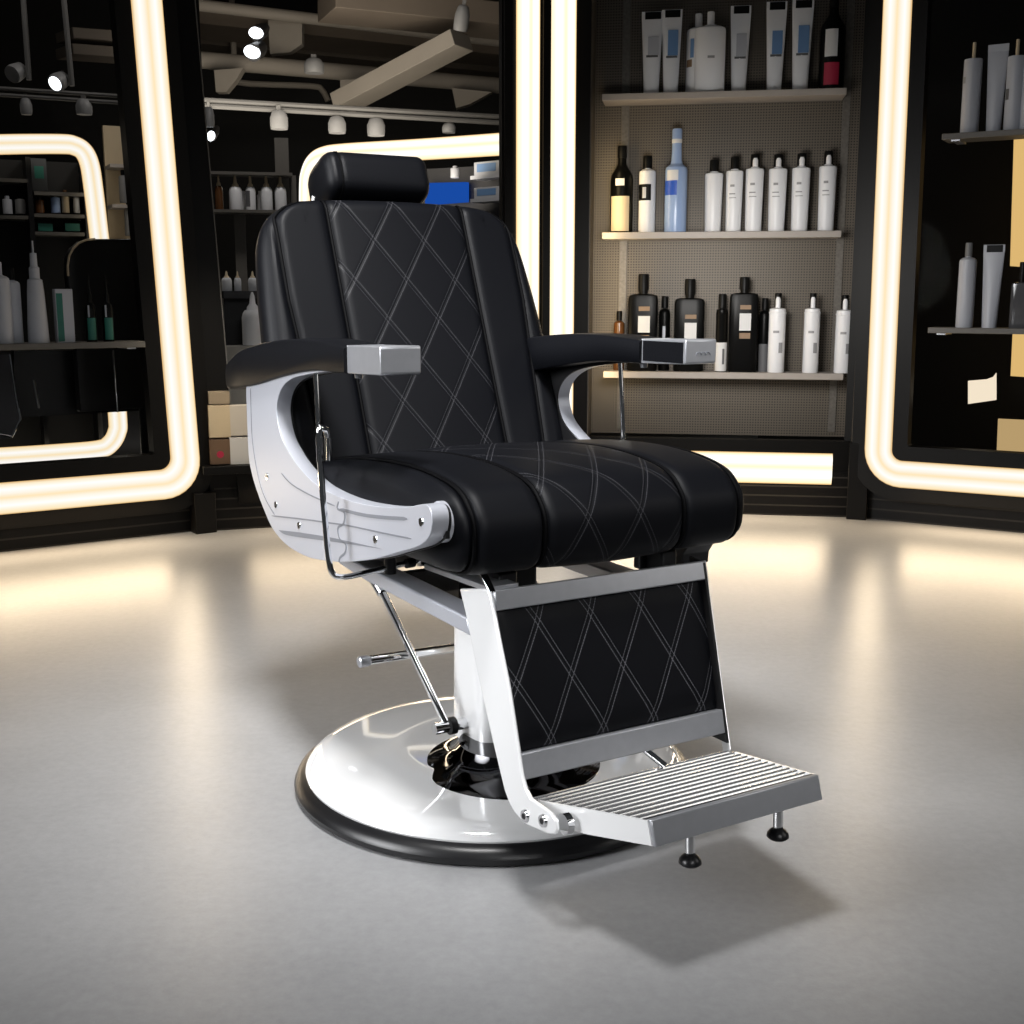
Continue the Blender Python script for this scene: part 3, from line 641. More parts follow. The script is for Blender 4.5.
# ================================================================== PRODUCTS
def arc_label(w, r, z0, z1, a0, a1, sx=1, sy=1, n=12):
    b = MB(); rows = []
    for z in (z0, z1): rows.append([Vector((r*math.sin(a0+(a1-a0)*k/n)*sx, -r*math.cos(a0+(a1-a0)*k/n)*sy, z)) for k in range(n+1)])
    b.grid(rows); return b
def product(w, name, label, cat, kind, px, ybase, ytop, wpx, off, zfix=None, body=WHITE, cap=BLACKP, group=None, opts={}):
    """One bottle, tube or box standing on a shelf; measured by its centre, foot, top and width in the photograph."""
    t, z = w.tz(px, ybase, off); zt = w.tz(px, ytop, off)[1]
    d = (w.p(t, z, off)-EYE); depth = d.y*math.cos(PITCH)-d.z*math.sin(PITCH)
    if zfix is not None: zt += 0; z = zfix
    h = zt-z; R = wpx/2*depth/F; P0 = w.p(t, z, off)
    r = thing(name, label, cat, P0, w.ang()+opts.get('turn', 0), group)
    if kind == 'tube':
        rows = []; n = 28
        for k in range(9):
            f = k/8; wx = R*(.70+.30*f); wy = R*(.62*(1-f)**.8+.04)
            rows.append([Vector((wx*math.cos(2*PI*j/n), wy*math.sin(2*PI*j/n), h*(.0+.93*f))) for j in range(n)])
        b = MB(); b.grid(rows, closed=True, caps=True); b.build('body', body, r)
        b = MB(); b.box((0, 0, h*.96), (R*2, R*.1, h*.085)); b.build('crimp', body, r)
        if cap: b = MB(); b.box((R*.06, -R*.03, h*.955), (R*1.5, R*.12, h*.085)); b.build('crimp_band', cap, r)
        if opts.get('print'):
            z0, z1 = opts.get('pz', (.5, .72)); b = MB(); b.box((R*.15, -R*.37, h*(z0+z1)/2), (R*1.0, R*.03, h*(z1-z0)), Matrix.Rotation(-.06, 3, 'X')); b.build('print', opts['print'], r)
            b = MB(); b.box((R*.05, -R*.42, h*(z0-.015)), (R*1.1, R*.03, h*.025)); b.build('print_line', GREYL, r)
    elif kind == 'square':
        hs = opts.get('shoulder', .68); b = MB()
        rows = []; dy = opts.get('dy', .55)
        for z_, k in ((0, .93), (.012, 1), (hs*.95, 1), (hs, .93), (hs+.015, .6)):
            rr = []
            for j in range(32):
                a = 2*PI*j/32; ca, sa = math.cos(a), math.sin(a); q = (abs(ca)**6+abs(sa)**6)**(-1/6); rr.append(Vector((R*k*q*ca, R*dy*k*q*sa, h*z_)))
            rows.append(rr)
        b.grid(rows, closed=True, caps=True); b.build('body', body, r)
        b = MB(); b.lathe([(R*.3, h*hs), (R*.3, h*(hs+.05)), (R*.36, h*(hs+.05)), (R*.36, h*.985), (R*.33, h), (0, h)], 20); b.build('cap', cap, r)
        if opts.get('label'):
            z0, z1 = opts.get('lz', (.25, .5)); lw = opts.get('lw', .8)
            b = MB(); b.box((R*.1, -R*dy-.0008, h*(z0+z1)/2), (R*lw, .0016, h*(z1-z0))); b.build('label', opts['label'], r)
        if opts.get('mark'):
            for zz_, hh_ in ((.60, .045), (.19, .06)):
                b = MB(); b.box((R*.1, -R*dy-.0008, h*(opts['lz'][0]+(-.055 if zz_ < .3 else .245))), (R*.75, .0016, h*hh_)); b.build('print', opts['mark'], r)
    elif kind == 'box':
        b = MB(); b.box((0, 0, h/2), (2*R, 1.2*R, h)); b.build('body', body, r, bevel=.002)
        if opts.get('stripe'):
            b = MB(); b.box((-R*.55, -R*.6-.0008, h*.47), (R*.7, .0016, h*.9)); b.build('stripe', opts['stripe'], r)
    else:
        pr = {'bottle': [(.0, 0), (.95, 0), (1, .012), (1, .77), (.95, .80), (.7, .822), (.36, .832), (.36, .84), (0, .84)],
              'slim': [(.0, 0), (.84, 0), (.88, .012), (1, .79), (.95, .812), (.5, .825), (.42, .84), (0, .84)],
              'wine': [(.0, 0), (.95, 0), (1, .02), (1, .60), (.92, .67), (.6, .735), (.40, .78), (.36, .86), (0, .86)],
              'straight': [(.0, 0), (.95, 0), (1, .01), (1, .80), (.97, .815), (0, .815)],
              'cyl': [(.0, 0), (.95, 0), (1, .012), (1, .74), (1.04, .745), (1.04, .76), (.98, .765), (.96, .80), (.4, .815), (0, .815)],
              'taper': [(0, 0), (1, 0), (1.0, .01), (.95, .2), (.8, .5), (.7, .62), (.55, .63), (0, .63)],
              'vial': [(0, 0), (.95, 0), (1, .02), (1, .48), (.8, .55), (.5, .58), (0, .58)],
              'spray': [(0, 0), (.95, 0), (1, .02), (1, .52), (.9, .6), (.7, .66), (0, .66)]}[kind]
        sy = opts.get('sy', 1)
        pr = opts.get('prof', pr)
        b = MB(); b.lathe([(q*R, z_*h) for q, z_ in pr], 28, sx=1, sy=sy); b.build('body', body, r)
        top = pr[-1][1]
        cw = opts.get('cw', .5); cp = MB()
        if kind == 'taper': cp.lathe([(R*.5, h*.63), (R*.5, h*.74), (R*.36, h*.75), (R*.32, h*.88), (R*.1, h*.885), (R*.09, h), (0, h)], 16)
        elif kind == 'vial': cp.lathe([(R*.45, h*.58), (R*.42, h*.70), (R*.2, h*.74), (R*.12, h), (0, h)], 14)
        elif kind == 'spray': cp.lathe([(R*.55, h*.66), (R*.5, h*.72), (R*.28, h*.78), (R*.2, h*.93), (R*.08, h), (0, h)], 14)
        else: cp.lathe([(R*cw, h*top), (R*cw, h*.985), (R*cw*.9, h), (0, h)], 18)
        cp.build('cap', cap, r)
        if opts.get('spout'):
            b = MB(); b.lathe([(R*.3, h*top), (R*.3, h*.92), (R*.2, h*.95), (0, h*.95)], 14, (0, -R*cw*.75, 0)); b.build('spout', opts['spout'], r)
        if opts.get('label'):
            z0, z1 = opts.get('lz', (.2, .5)); a0, a1 = opts.get('la', (-1.1, .9)); arc_label(w, R*1.015, h*z0, h*z1, a0, a1, 1, sy).build('label', opts['label'], r)
        if opts.get('label2'):
            z0, z1 = opts.get('lz2', (.5, .6)); a0, a1 = opts.get('la2', (-.8, .6)); arc_label(w, R*1.02, h*z0, h*z1, a0, a1, 1, sy).build('print', opts['label2'], r)
        if opts.get('marks'):
            b = None
            for z0, z1, a0, a1 in opts['marks']:
                arc_label(w, R*1.03, h*z0, h*z1, a0, a1, 1, sy).build('print', MARKG, r)
        if opts.get('neck'):
            b = MB(); b.lathe([(R*.42, h*.86), (R*.46, h*.87), (R*.46, h*.9), (R*.4, h*.905)], 18); b.build('neck_ring', opts['neck'], r)
    return r
z1, z2, z3 = shz
o_ = .085
tb_ = lambda px, yb, yt, wp, lab, pr, pz=(.5, .72): product(WS, 'product_tube', lab, 'tube', 'tube', px, yb, yt, wp, o_, z1, opts={'print': pr, 'pz': pz})
tb_(651, 94, 12, 21, 'white squeeze tube at the left end of the top shelf', GREYW, (.48, .7))
tb_(670.5, 93, 10, 20, 'white squeeze tube with large sky blue print, second along top shelf', BLUEL, (.46, .76))
mk = [(.42, .45, -.15, .3)]
product(WS, 'product_bottle', 'white bottle with blue stripe half hidden behind a wider bottle, top shelf', 'bottle', 'bottle', 697, 91, 14, 23, .12, z1, cap=WHITE, opts={'cw': .32, 'label': BLUEL, 'lz': (.45, .68), 'la': (-.7, -.35), 'label2': TAN, 'lz2': (.34, .43), 'la2': (-1.2, -.5)})
product(WS, 'product_bottle', 'wide white bottle with small white neck on the top shelf', 'bottle', 'bottle', 709, 91, 12, 30, .07, z1, cap=WHITE, opts={'cw': .24, 'sy': .6, 'marks': mk})
tb_(738.5, 89, 6, 20, 'white squeeze tube with pale grey print beside the wide white bottle', GREYW, (.42, .68))
tb_(774, 87, 2, 20, 'white squeeze tube with mid blue print in middle of the three right tubes', BLUEL, (.42, .68))
tb_(800, 85.5, 0, 21, 'white squeeze tube with sky blue print next to the dark bottle', BLUEL, (.42, .72))
product(WS, 'product_bottle', 'black bottle with white, gold and crimson label ending the top shelf', 'bottle', 'wine', 831, 83, -6, 25, o_, z1, body=BLACKG, cap=BLACKP, opts={'cw': .38, 'label': RED, 'lz': (.05, .28), 'la': (-.7, .5), 'label2': WHITEL, 'lz2': (.34, .62), 'la2': (-.7, .3)})
# second shelf
product(WS, 'product_bottle', 'black long-necked bottle with cream label at left end of middle shelf', 'bottle', 'wine', 621, 233, 146, 22.5, o_, z2, body=BLACKG, cap=BLACKP, opts={'cw': .42, 'label': CREAM, 'lz': (.02, .42), 'la': (-1.0, .8), 'label2': WHITEL, 'lz2': (.54, .62), 'la2': (-.5, .3)})
product(WS, 'product_bottle', 'white bottle with black square label and black cap, middle shelf', 'bottle', 'bottle', 646.5, 233, 156, 16.5, o_, z2, opts={'cw': .55, 'label': BLACKP, 'lz': (.42, .63), 'la': (-1.3, .5), 'label2': GREYW, 'lz2': (.45, .59), 'la2': (-.55, -.1)})
product(WS, 'product_bottle', 'pale blue bottle with bright blue label, tallest on middle shelf', 'bottle', 'wine', 675, 232, 129, 22, .075, z2, body=BLUEG, cap=BLUEG, opts={'cw': .45, 'prof': [(0, 0), (.97, 0), (1, .01), (1, .60), (.93, .63), (.55, .665), (.48, .70), (.44, .80), (.42, .88), (0, .88)], 'label': BLUE, 'lz': (.36, .50), 'la': (-1.3, .1), 'neck': WHITEL, 'label2': WHITEL, 'lz2': (.50, .60), 'la2': (-.9, .2)})
mk6 = [(.60, .63, -.5, .0), (.5, .515, -.6, .1), (.45, .46, -.6, .2)]
W6 = [(712.5, 231, 160, 18, 'white bottle with plain front, leftmost of six white black-capped bottles'), (733, 230.5, 157, 17, 'white black-capped bottle second from left in the row of six'),
      (753, 230, 154.5, 18, 'white black-capped bottle third from left in the row of six'), (776, 229.5, 154.5, 18, 'white black-capped bottle third from the shelf end, row of six'),
      (799, 229, 153.5, 18, 'white black-capped bottle next to last in the row of six'), (825.5, 228.5, 151.5, 17.5, 'white black-capped bottle at right end of the middle shelf')]
for i, (px, yb, yt, wp, lab) in enumerate(W6):
    product(WS, 'product_bottle', lab, 'bottle', 'slim', px, yb, yt, wp, o_, z2, group='white bottles on the middle shelf', opts={'cw': .5, 'sy': .8, 'marks': mk6 if i else [], 'spout': WHITE if i > 1 else None})
# third shelf
product(WS, 'product_bottle', 'small amber topped vial peeking above the chair arm, bottom shelf', 'bottle', 'bottle', 618.5, 371, 311, 11, .1, z3, body=BROWNG, cap=BLACKP)
product(WS, 'product_bottle', 'black square bottle with white label, left one of three on bottom shelf', 'bottle', 'square', 642, 370, 274, 29, .08, z3, body=BLACKG, opts={'label': WHITEL, 'lz': (.40, .57), 'mark': TAN, 'shoulder': .78})
product(WS, 'product_bottle', 'thin dark bottle between the two left black square bottles', 'bottle', 'bottle', 663.5, 370, 296, 11, .1, z3, body=BLACKG, cap=BLACKP, opts={'cw': .6, 'label2': GREYW, 'lz2': (.3, .6), 'la2': (-.3, .2)})
product(WS, 'product_bottle', 'black square bottle with white label, middle one of three on bottom shelf', 'bottle', 'square', 688, 371, 279, 29.5, .08, z3, body=BLACKG, opts={'label': WHITEL, 'lz': (.35, .53), 'mark': TAN, 'shoulder': .78})
product(WS, 'product_bottle', 'dark capped slim bottle with white lower half beyond the arm tip', 'bottle', 'cyl', 720.5, 368, 294, 11.5, .06, z3, body=BLACKG, cap=BLACKP, opts={'cw': .7, 'label': WHITEL, 'lz': (0.01, .38), 'la': (-1.6, 1.6), 'label2': GREYL, 'lz2': (.1, .3), 'la2': (.2, .6)})
product(WS, 'product_bottle', 'black square bottle with white label, largest and rightmost of the three', 'bottle', 'square', 742, 367, 277, 28, .07, z3, body=BLACKG, opts={'label': WHITEL, 'lz': (.44, .62), 'mark': TAN, 'shoulder': .82})
product(WS, 'product_bottle', 'thin dark bottle between the large black bottle and white pump bottle', 'bottle', 'bottle', 763, 366, 298, 11, .1, z3, body=BLACKG, cap=BLACKP, opts={'cw': .6, 'label': GREYL, 'lz': (0, .38)})
for px, yb, yt, wp, lab in ((775.5, 369.5, 293, 16.5, 'white cylindrical bottle nearest the black bottles, bottom shelf'), (810, 369.5, 293, 15.5, 'white cylindrical bottle in the middle of three, bottom shelf'), (842, 370, 295, 16.5, 'white cylindrical bottle at right end of the bottom shelf')):
    product(WS, 'product_bottle', lab, 'bottle', 'cyl', px, yb, yt, wp, .06, z3, group='white cylindrical bottles on the bottom shelf', opts={'cw': .42, 'spout': WHITE, 'marks': [(.5, .53, -.5, .2), (.25, .38, .2, .7)]})

# shelf in front of the left mirror
def glass_shelf(w, label, t0, t1, z, off0, off1, m, th=.02):
    r = thing('wall_shelf', label, 'shelf', w.p((t0+t1)/2, z, off0)); inv = Matrix.Translation(-r.location)
    o = wall_prism(w, [(t0, z-th), (t1, z-th), (t1, z), (t0, z)], off0, off1, 'board', m, r, bevel=.0015); o.matrix_parent_inverse = inv
    o = wall_prism(w, [(t1-.06, z-th-.006), (t1-.03, z-th-.006), (t1-.03, z-th), (t1-.06, z-th)], off0+.01, off1, 'bracket', BRUSHED, r) if w is WL else wall_prism(w, [(t0+.03, z-th-.006), (t0+.06, z-th-.006), (t0+.06, z-th), (t0+.03, z-th)], off0+.01, off1, 'bracket', BRUSHED, r); o.matrix_parent_inverse = inv
    return r
FO = -.13
tl, zl = WL.tz(145, 339.5, FO)
zl = (WL.tz(145, 339.5, FO)[1]+WL.tz(0, 346, FO)[1])/2
glass_shelf(WL, 'grey shelf across the left mirror carrying bottles and a green striped carton', .1, tl, zl, FO, -.004, SHELFD)
FB = -.08
product(WL, 'product_bottle', 'grey-white bottle cut by the left picture edge on left mirror shelf', 'bottle', 'bottle', 5, 344, 262, 17, FB, zl, body=GREYW, cap=GREYW, opts={'cw': .25})
product(WL, 'product_bottle', 'grey-white bottle with black cap beside the tall nozzle bottle', 'bottle', 'bottle', 16, 343, 268, 15, FB+.03, zl, body=GREYW, cap=BLACKP, opts={'cw': .4})
product(WL, 'nozzle_bottle', 'tall tapering white bottle with long nozzle on left mirror shelf', 'bottle', 'taper', 39, 342, 241, 20, FB, zl, body=GREYW, cap=GREYW)
product(WL, 'product_carton', 'white carton with green stripe on left mirror shelf', 'carton', 'box', 65.5, 341.5, 289, 17, FB, zl, body=GREYW, opts={'stripe': GREEN})
for px, lab in ((92, 'dark dropper vial with green label next to the carton'), (109, 'dark dropper vial with green label nearest the right shelf end')):
    product(WL, 'dropper_vial', lab, 'vial', 'vial', px, 339.5, 275, 11, FB, zl, body=BLACKG, cap=BLACKP, group='dropper vials on the left shelf', opts={'label': GREEN, 'lz': (.03, .36), 'la': (-.9, .7), 'label2': GREYW, 'lz2': (.37, .55), 'la2': (-.7, -.4)})
# shelves in front of the right mirror
t0u, zu = WR.tz(942, 134, FO); zu = (zu+WR.tz(1024, 128.5, FO)[1])/2
t0d, zd = WR.tz(928, 327.5, FO); zd = (zd+WR.tz(1024, 328.5, FO)[1])/2
glass_shelf(WR, 'upper grey shelf in front of the right mirror', t0u, 1.3, zu, FO, -.004, SHELFD)
glass_shelf(WR, 'lower grey shelf in front of the right mirror', t0d, 1.3, zd, FO, -.004, SHELFD)
product(WR, 'product_bottle', 'slim grey-white bottle first on the upper right shelf', 'bottle', 'straight', 969, 133, 43, 17.5, FB, zu, body=GREYW, cap=CREAM, opts={'cw': .2, 'marks': [(.55, .62, -1.2, -.6)]})
product(WR, 'product_tube', 'grey-white squeeze tube between two bottles on the upper right shelf', 'tube', 'tube', 993, 132, 45, 19.5, FB, zu, body=GREYW, cap=None, opts={'print': None})
product(WR, 'product_bottle', 'slim grey-white bottle with dark square mark on the upper right shelf', 'bottle', 'straight', 1012, 130, 40, 17, FB, zu, body=GREYW, cap=CREAM, opts={'cw': .2, 'label': GREYL, 'lz': (.34, .46), 'la': (-1.1, -.5)})
product(WR, 'product_bottle', 'grey-white bottle cut by the right picture edge on upper right shelf', 'bottle', 'straight', 1027, 130, 42, 16, FB, zu, body=GREYW, cap=CREAM, opts={'cw': .2})
product(WR, 'product_bottle', 'grey-white bottle with clear cap on the lower right shelf', 'bottle', 'bottle', 964, 326.5, 243, 16.5, FB, zd, body=GREYW, cap=LAMPG, opts={'cw': .42})
product(WR, 'product_tube', 'grey-white squeeze tube on the lower right shelf', 'tube', 'tube', 989, 326.5, 245, 20, FB, zd, body=GREYW, cap=BLACKP, opts={'print': None})
product(WR, 'product_bottle', 'dark smoky bottle at the edge of the lower right shelf', 'bottle', 'square', 1019, 326.5, 262, 19, FB, zd, body=CLEARGL, cap=BLACKP)

# ================================================================== THE SALON SEEN THROUGH THE MIRRORS
b = MB(); b.box((0, 9.6, 1.6), (11, .05, 3.4)); struct(b.build('wall_far', DARKW, smooth=False))
b = MB(); b.box((0, 7.45, 3.25), (11, 4.3, .05)); struct(b.build('ceiling', BEAMD, smooth=False))
def beam(name, label, cat, a, c_, w, h, m, group=None):
    b = MB(); a, c_ = Vector(a), Vector(c_); t = (c_-a).normalized(); sd = t.cross(Vector((0, 0, 1))).normalized(); u = sd.cross(t)
    mid = (a+c_)/2; b.box(mid, (1, 1, 1)); 
    for v_ in b.bm.verts:
        q = v_.co-mid; v_.co = mid+t*(q.x*(c_-a).length)+sd*(q.y*w)+u*(q.z*h)
    return tag(b.build(name, m, None, bevel=.004), label, cat, group)
def pipe(name, label, cat, a, c_, r, m, group=None):
    b = MB(); b.tube([a, c_], r, 16); return tag(b.build(name, m), label, cat, group)
def ext(p0, p1, k0=.15, k1=.25):                # carry a line a little beyond both ends
    p0, p1 = Vector(p0), Vector(p1); d = p1-p0; return p0-d*k0, p1+d*k1
a, c_ = ext(at(190, 4, 7.6), at(505, 42, 8.4), .05, .05); pipe('ceiling_pipe', 'thin pale pipe along the ceiling at the top of the centre mirror', 'pipe', a, c_, .035, BEAMM)
a, c_ = ext(at(200, 60, 7.6), at(505, 86, 8.4), .02, .05); pipe('ceiling_pipe', 'thick pale pipe crossing the centre mirror below the thin one', 'pipe', a, c_, .05, BEAMM)
a, c_ = ext(at(205, 36, 8.8), at(505, 66, 9.2), .02, .05); beam('ceiling_slab', 'dark band of ceiling beam behind both pipes', 'beam', a, c_, .3, .16, BEAMD)
beam('ceiling_joist', 'wide pale diagonal duct rising to the right in the centre mirror', 'duct', at(342, 103, 7.4), at(462, 40, 7.0), .2, .09, BEAMM)
for pts, Y, lab in (([(214, 70), (243, 68), (236, 80), (226, 92), (216, 92)], 7.5, 'pale gusset under the thick pipe, left'), ([(268, 20), (302, 22), (302, 44), (290, 52), (270, 54)], 7.9, 'pale bracket plate above the thick pipe'),
                    ([(340, 80), (372, 78), (372, 86), (352, 101), (341, 103)], 7.7, 'pale gusset under the thick pipe beside the duct'), ([(452, 88), (492, 92), (470, 104), (456, 108)], 8.1, 'pale gusset under the thick pipe, right end')):
    b = MB(); lo = [at(x, y, Y) for x, y in pts]; b.poly_prism([(q.x, q.z) for q in lo], lambda u, v, w_: Vector((u, w_, v)), Y, Y+.08); tag(b.build('beam_gusset', BEAMM, None), lab, 'gusset', None)
tag((lambda b: (b.tube(smooth_path([at(235, 82, 8.6)+Vector((0, 0, 3.222-at(235, 82, 8.6).z)), at(235, 82, 8.6)+Vector((0, 0, .1)), at(236, 82, 8.6), at(310, 86, 8.6), at(322, 90, 8.6), at(328, 101, 8.6)], 4), .02, 10), b.build('bent_conduit', BEAMM))[1])(MB()), 'bent grey conduit curling down above the track', 'conduit')
PANELM = mat('brown_ceiling_panel', (.15, .122, .095), rough=.8, noise=.25, nscale=3)
a, c_ = ext(at(200, 22, 8.3), at(505, 54, 8.9), .02, .05); beam('ceiling_slab', 'brown ceiling panel between the thin and thick pipes in the centre mirror', 'beam', a, c_, .5, .12, PANELM)
a, c_ = ext(at(330, 4, 7.0), at(505, 22, 7.4), .02, .05); beam('ceiling_slab', 'brown ceiling panel at the top of the centre mirror near the light columns', 'beam', a, c_, .4, .12, PANELM)
# lighting track and its lamps
a, c_ = ext(at(203, 100, 6.2), at(505, 117, 6.9), .03, .03); a2, c2 = ext(at(203, 105.5, 6.2), at(505, 123, 6.9), .03, .03)
tr = thing('lighting_track', 'double grey lighting track running across the centre mirror', 'track', a)
for p0, p1 in ((a, c_), (a2, c2)):
    b = MB(); b.tube([p0-a, p1-a], .013, 8); b.build('rail', RAILM, tr)
def lamp(px, py, w_, h_, Y, label, tilt=0, lit=None, group=None):
    c0 = at(px, py, Y); k = Y/F*1.02; R = w_*k/2; H = h_*k
    r = thing('track_spotlight', label, 'spotlight', c0, 0, group); r.rotation_euler = (tilt, tilt*.6, 0)
    b = MB(); b.lathe([(R*.55, H*.5), (R*.75, H*.42), (R, H*.1), (R, -H*.3), (R*.92, -H*.5), (0, -H*.5)], 18); b.build('housing', LAMPG, r)
    b = MB(); b.box((0, 0, H*.62), (R*.5, R*.5, H*.3)); b.build('mount', RAILM, r)
    if lit: b = MB(); b.lathe([(0, -H*.56), (R*.85, -H*.56), (R*.8, -H*.5), (0, -H*.5)], 18); b.build('lens', LENS if lit > 1 else LAMPG, r)
    return r
for px, py, w_, h_, Y, lab in ((209, 117, 10, 18, 6.2, 'narrow grey track spotlight at left edge of the centre mirror'), (279, 120, 17, 17, 6.35, 'grey track spotlight above the white spray bottles'),
        (337, 125, 17, 15, 6.5, 'grey track spotlight left of the close pair'), (376, 127, 17, 16, 6.6, 'grey track spotlight right of the close pair'), (449, 128, 13, 9, 6.8, 'small pale track spotlight nearest the light columns')):
    lamp(px, py, w_, h_, Y, lab)
def bulb(px, py, w_, h_, Y, label, ang):
    c0 = at(px, py, Y); k = Y/F
    r = thing('ceiling_spotlight', label, 'spotlight', c0); r.rotation_euler = (0, ang, 0)
    b = MB(); b.lathe([(0, 0), (1, 0), (.95, .12), (0, .14)], 20); bmesh.ops.transform(b.bm, matrix=Matrix.Rotation(math.radians(65), 4, 'X') @ Matrix.Diagonal((w_*k/2, h_*k/2*1.4, w_*k/2, 1)), verts=b.bm.verts); b.build('lens', LENS, r)
    b = MB(); b.tube([(0, .02, 0), (0, .09, .03), (0, .14, .06)], [w_*k*.52, w_*k*.5, w_*k*.3], 16); b.build('housing', DARKST, r)
bulb(256, 33, 14, 9, 6.3, 'upper lit ceiling spotlight of the pair in the centre mirror', .35); bulb(252, 52, 16, 10, 6.2, 'lower lit ceiling spotlight of the pair in the centre mirror', .45); bulb(211, 136, 8, 8, 6.4, 'small lit spotlight at the left edge of the centre mirror', 0)
lamp(314, 66, 19, 13, 6.9, 'grey unlit spotlight hanging on the thick pipe'); lamp(462, 18, 14, 22, 6.4, 'crumpled grey lamp head high beside the light columns', .3)
# shelving with the spray bottles
VM = Wall((-1.35, 5.72), (.6, 6.1))
rk = thing('bottle_rack', 'grey open rack with white spray bottles in the centre mirror', 'rack', VM.p(.2, 0)); inv = Matrix.Translation(-rk.location)
q0, q1, q2, q3 = VM.tz(200, 172), VM.tz(290, 174), VM.tz(200, 211), VM.tz(290, 210)
zt_, zb_ = (q0[1]+q1[1])/2, (q2[1]+q3[1])/2
for z_ in (zt_, zb_):
    o = wall_prism(VM, [(q0[0]-.1, z_-.013), (q1[0]+.01, z_-.013), (q1[0]+.01, z_), (q0[0]-.1, z_)], -.06, .06, 'rack_shelf', SHELFD, rk); o.matrix_parent_inverse = inv
for px, w_ in ((294, 5), (283, 13)):
    t_ = VM.tz(px, 190)[0]; ww = w_*5.9/F
    o = wall_prism(VM, [(t_-ww/2, 0), (t_+ww/2, 0), (t_+ww/2, VM.tz(283, 136)[1] if px == 283 else zt_), (t_-ww/2, VM.tz(283, 136)[1] if px == 283 else zt_)], .07, .10, 'rack_post', SHELFD, rk); o.matrix_parent_inverse = inv
t_ = VM.tz(240, 240)[0]; o = wall_prism(VM, [(t_-.025, .5), (t_+.025, .5), (t_+.025, zb_), (t_-.025, zb_)], .07, .10, 'rack_post', SHELFD, rk); o.matrix_parent_inverse = inv
product(VM, 'spray_bottle', 'brown spray bottle with pale top, first on the mirrored rack', 'bottle', 'spray', 219.5, 208, 173.5, 8, 0, zb_, body=BROWNG, cap=CREAM)
for px, wp, lab in ((236, 13, 'white spray bottle beside the brown one on the mirrored rack'), (251, 10, 'half dark spray bottle in the middle of the mirrored rack'), (267, 11.5, 'white spray bottle with blue tint on the mirrored rack'), (281, 11.5, 'white spray bottle at right end of the mirrored rack')):
    product(VM, 'spray_bottle', lab, 'bottle', 'spray', px, 208, 175, wp, 0, zb_, body=WHITE, cap=CREAM, group='white spray bottles on the mirrored rack', opts={'label': GREYL, 'lz': (.1, .55), 'la': (-1.2, -.1)} if px == 251 else {})
for px, lab in ((244, 'small white bottle peeking between the white and half dark spray bottles'), (260, 'small white bottle peeking right of the half dark spray bottle')):
    product(VM, 'small_bottle', lab, 'bottle', 'bottle', px, 208, 191, 5, .04, zb_, body=WHITE, cap=WHITE, group='small bottles behind the spray bottles')
# lower counter with bottles, towel dispenser
VC = Wall((-1.2, 5.0), (.3, 5.4))
ctz = VC.tz(240, 291)[1]
cn_ = thing('salon_trolley', 'dark trolley with white bottles on top seen low in the centre mirror', 'trolley', VC.p(.1, 0)); inv = Matrix.Translation(-cn_.location)
o = wall_prism(VC, [(VC.tz(223, 291)[0], ctz-.03), (VC.tz(290, 291)[0], ctz-.03), (VC.tz(290, 291)[0], ctz), (VC.tz(223, 291)[0], ctz)], -.06, .1, 'tray', CLEARGL, cn_); o.matrix_parent_inverse = inv
o = wall_prism(VC, [(VC.tz(223, 291)[0], 0), (VC.tz(290, 291)[0], 0), (VC.tz(290, 291)[0], ctz-.03), (VC.tz(223, 291)[0], ctz-.03)], .0, .1, 'cabinet', DARKST, cn_); o.matrix_parent_inverse = inv
for px, wp, lab in ((227, 10, 'white pump bottle at the left on the mirrored trolley'), (238, 7, 'pale pump bottle second on the mirrored trolley'), (253, 9, 'pale pump bottle beside the barber chair back on mirrored trolley')):
    product(VC, 'pump_bottle', lab, 'bottle', 'spray', px, 290, 271, wp, 0, ctz, body=WHITE, cap=CREAM, group='pump bottles on the trolley')
VD = Wall((-1.15, 4.85), (.3, 5.25))
product(VD, 'spray_bottle', 'white spray bottle standing behind the chair above the left arm pad', 'bottle', 'spray', 254, 345, 292, 22, 0, None, body=WHITE, cap=WHITE)
ztw = VD.tz(240, 346)[1]
b = MB(); b.poly_prism([(VD.tz(226, 346)[0], .2), (VD.tz(300, 346)[0], .2), (VD.tz(300, 346)[0], ztw), (VD.tz(226, 346)[0], ztw)], lambda t, z, o: VD.p(t, z, o), -.05, .1)
tag(b.build('side_cabinet', mat('pale_cabinet', (.28, .27, .25), rough=.5), None, bevel=.004), 'pale cabinet top behind the left arm of the barber chair', 'cabinet')
# product cartons stacked against the sill, left of the chair arm
for (x0, x1, y0, y1), m_, nm, lab in (((209.5, 230, 405, 438), WOODB, 'product_carton', 'large beige carton beside the chair arm, middle of its stack'), ((209, 229.5, 391.5, 404.5), mat('dull_beige', (.27, .21, .14), rough=.6), 'product_carton', 'dull beige carton on top of the stack beside the chair arm'),
        ((210.5, 230, 439, 465), BROWNB, 'product_carton', 'brown carton with red spot at the bottom of the stack'), ((230.5, 250, 405, 436), mat('off_white_card', (.5, .45, .38), rough=.6), 'product_carton', 'off-white carton behind the chair arm, upper one'), ((230.5, 250, 437, 465), mat('white_card', (.55, .53, .5), rough=.6), 'product_carton', 'off-white carton behind the chair arm, lower one')):
    (ta, za), (tb2, zb2) = WM.tz(x0, y1, -.05), WM.tz(x1, y0, -.05)
    r = thing(nm, lab, 'carton', WM.p((ta+tb2)/2, za, -.05), WM.ang(), None)
    b = MB(); b.box((0, .022, (zb2-za)/2), (tb2-ta, .044, zb2-za)); b.build('box_body', m_, r, bevel=.002)
    if m_ is BROWNB: b = MB(); b.tube([(0, -.0005, (zb2-za)*.4), (0, .001, (zb2-za)*.4)], .013, 16); b.build('red_spot', RED, r)
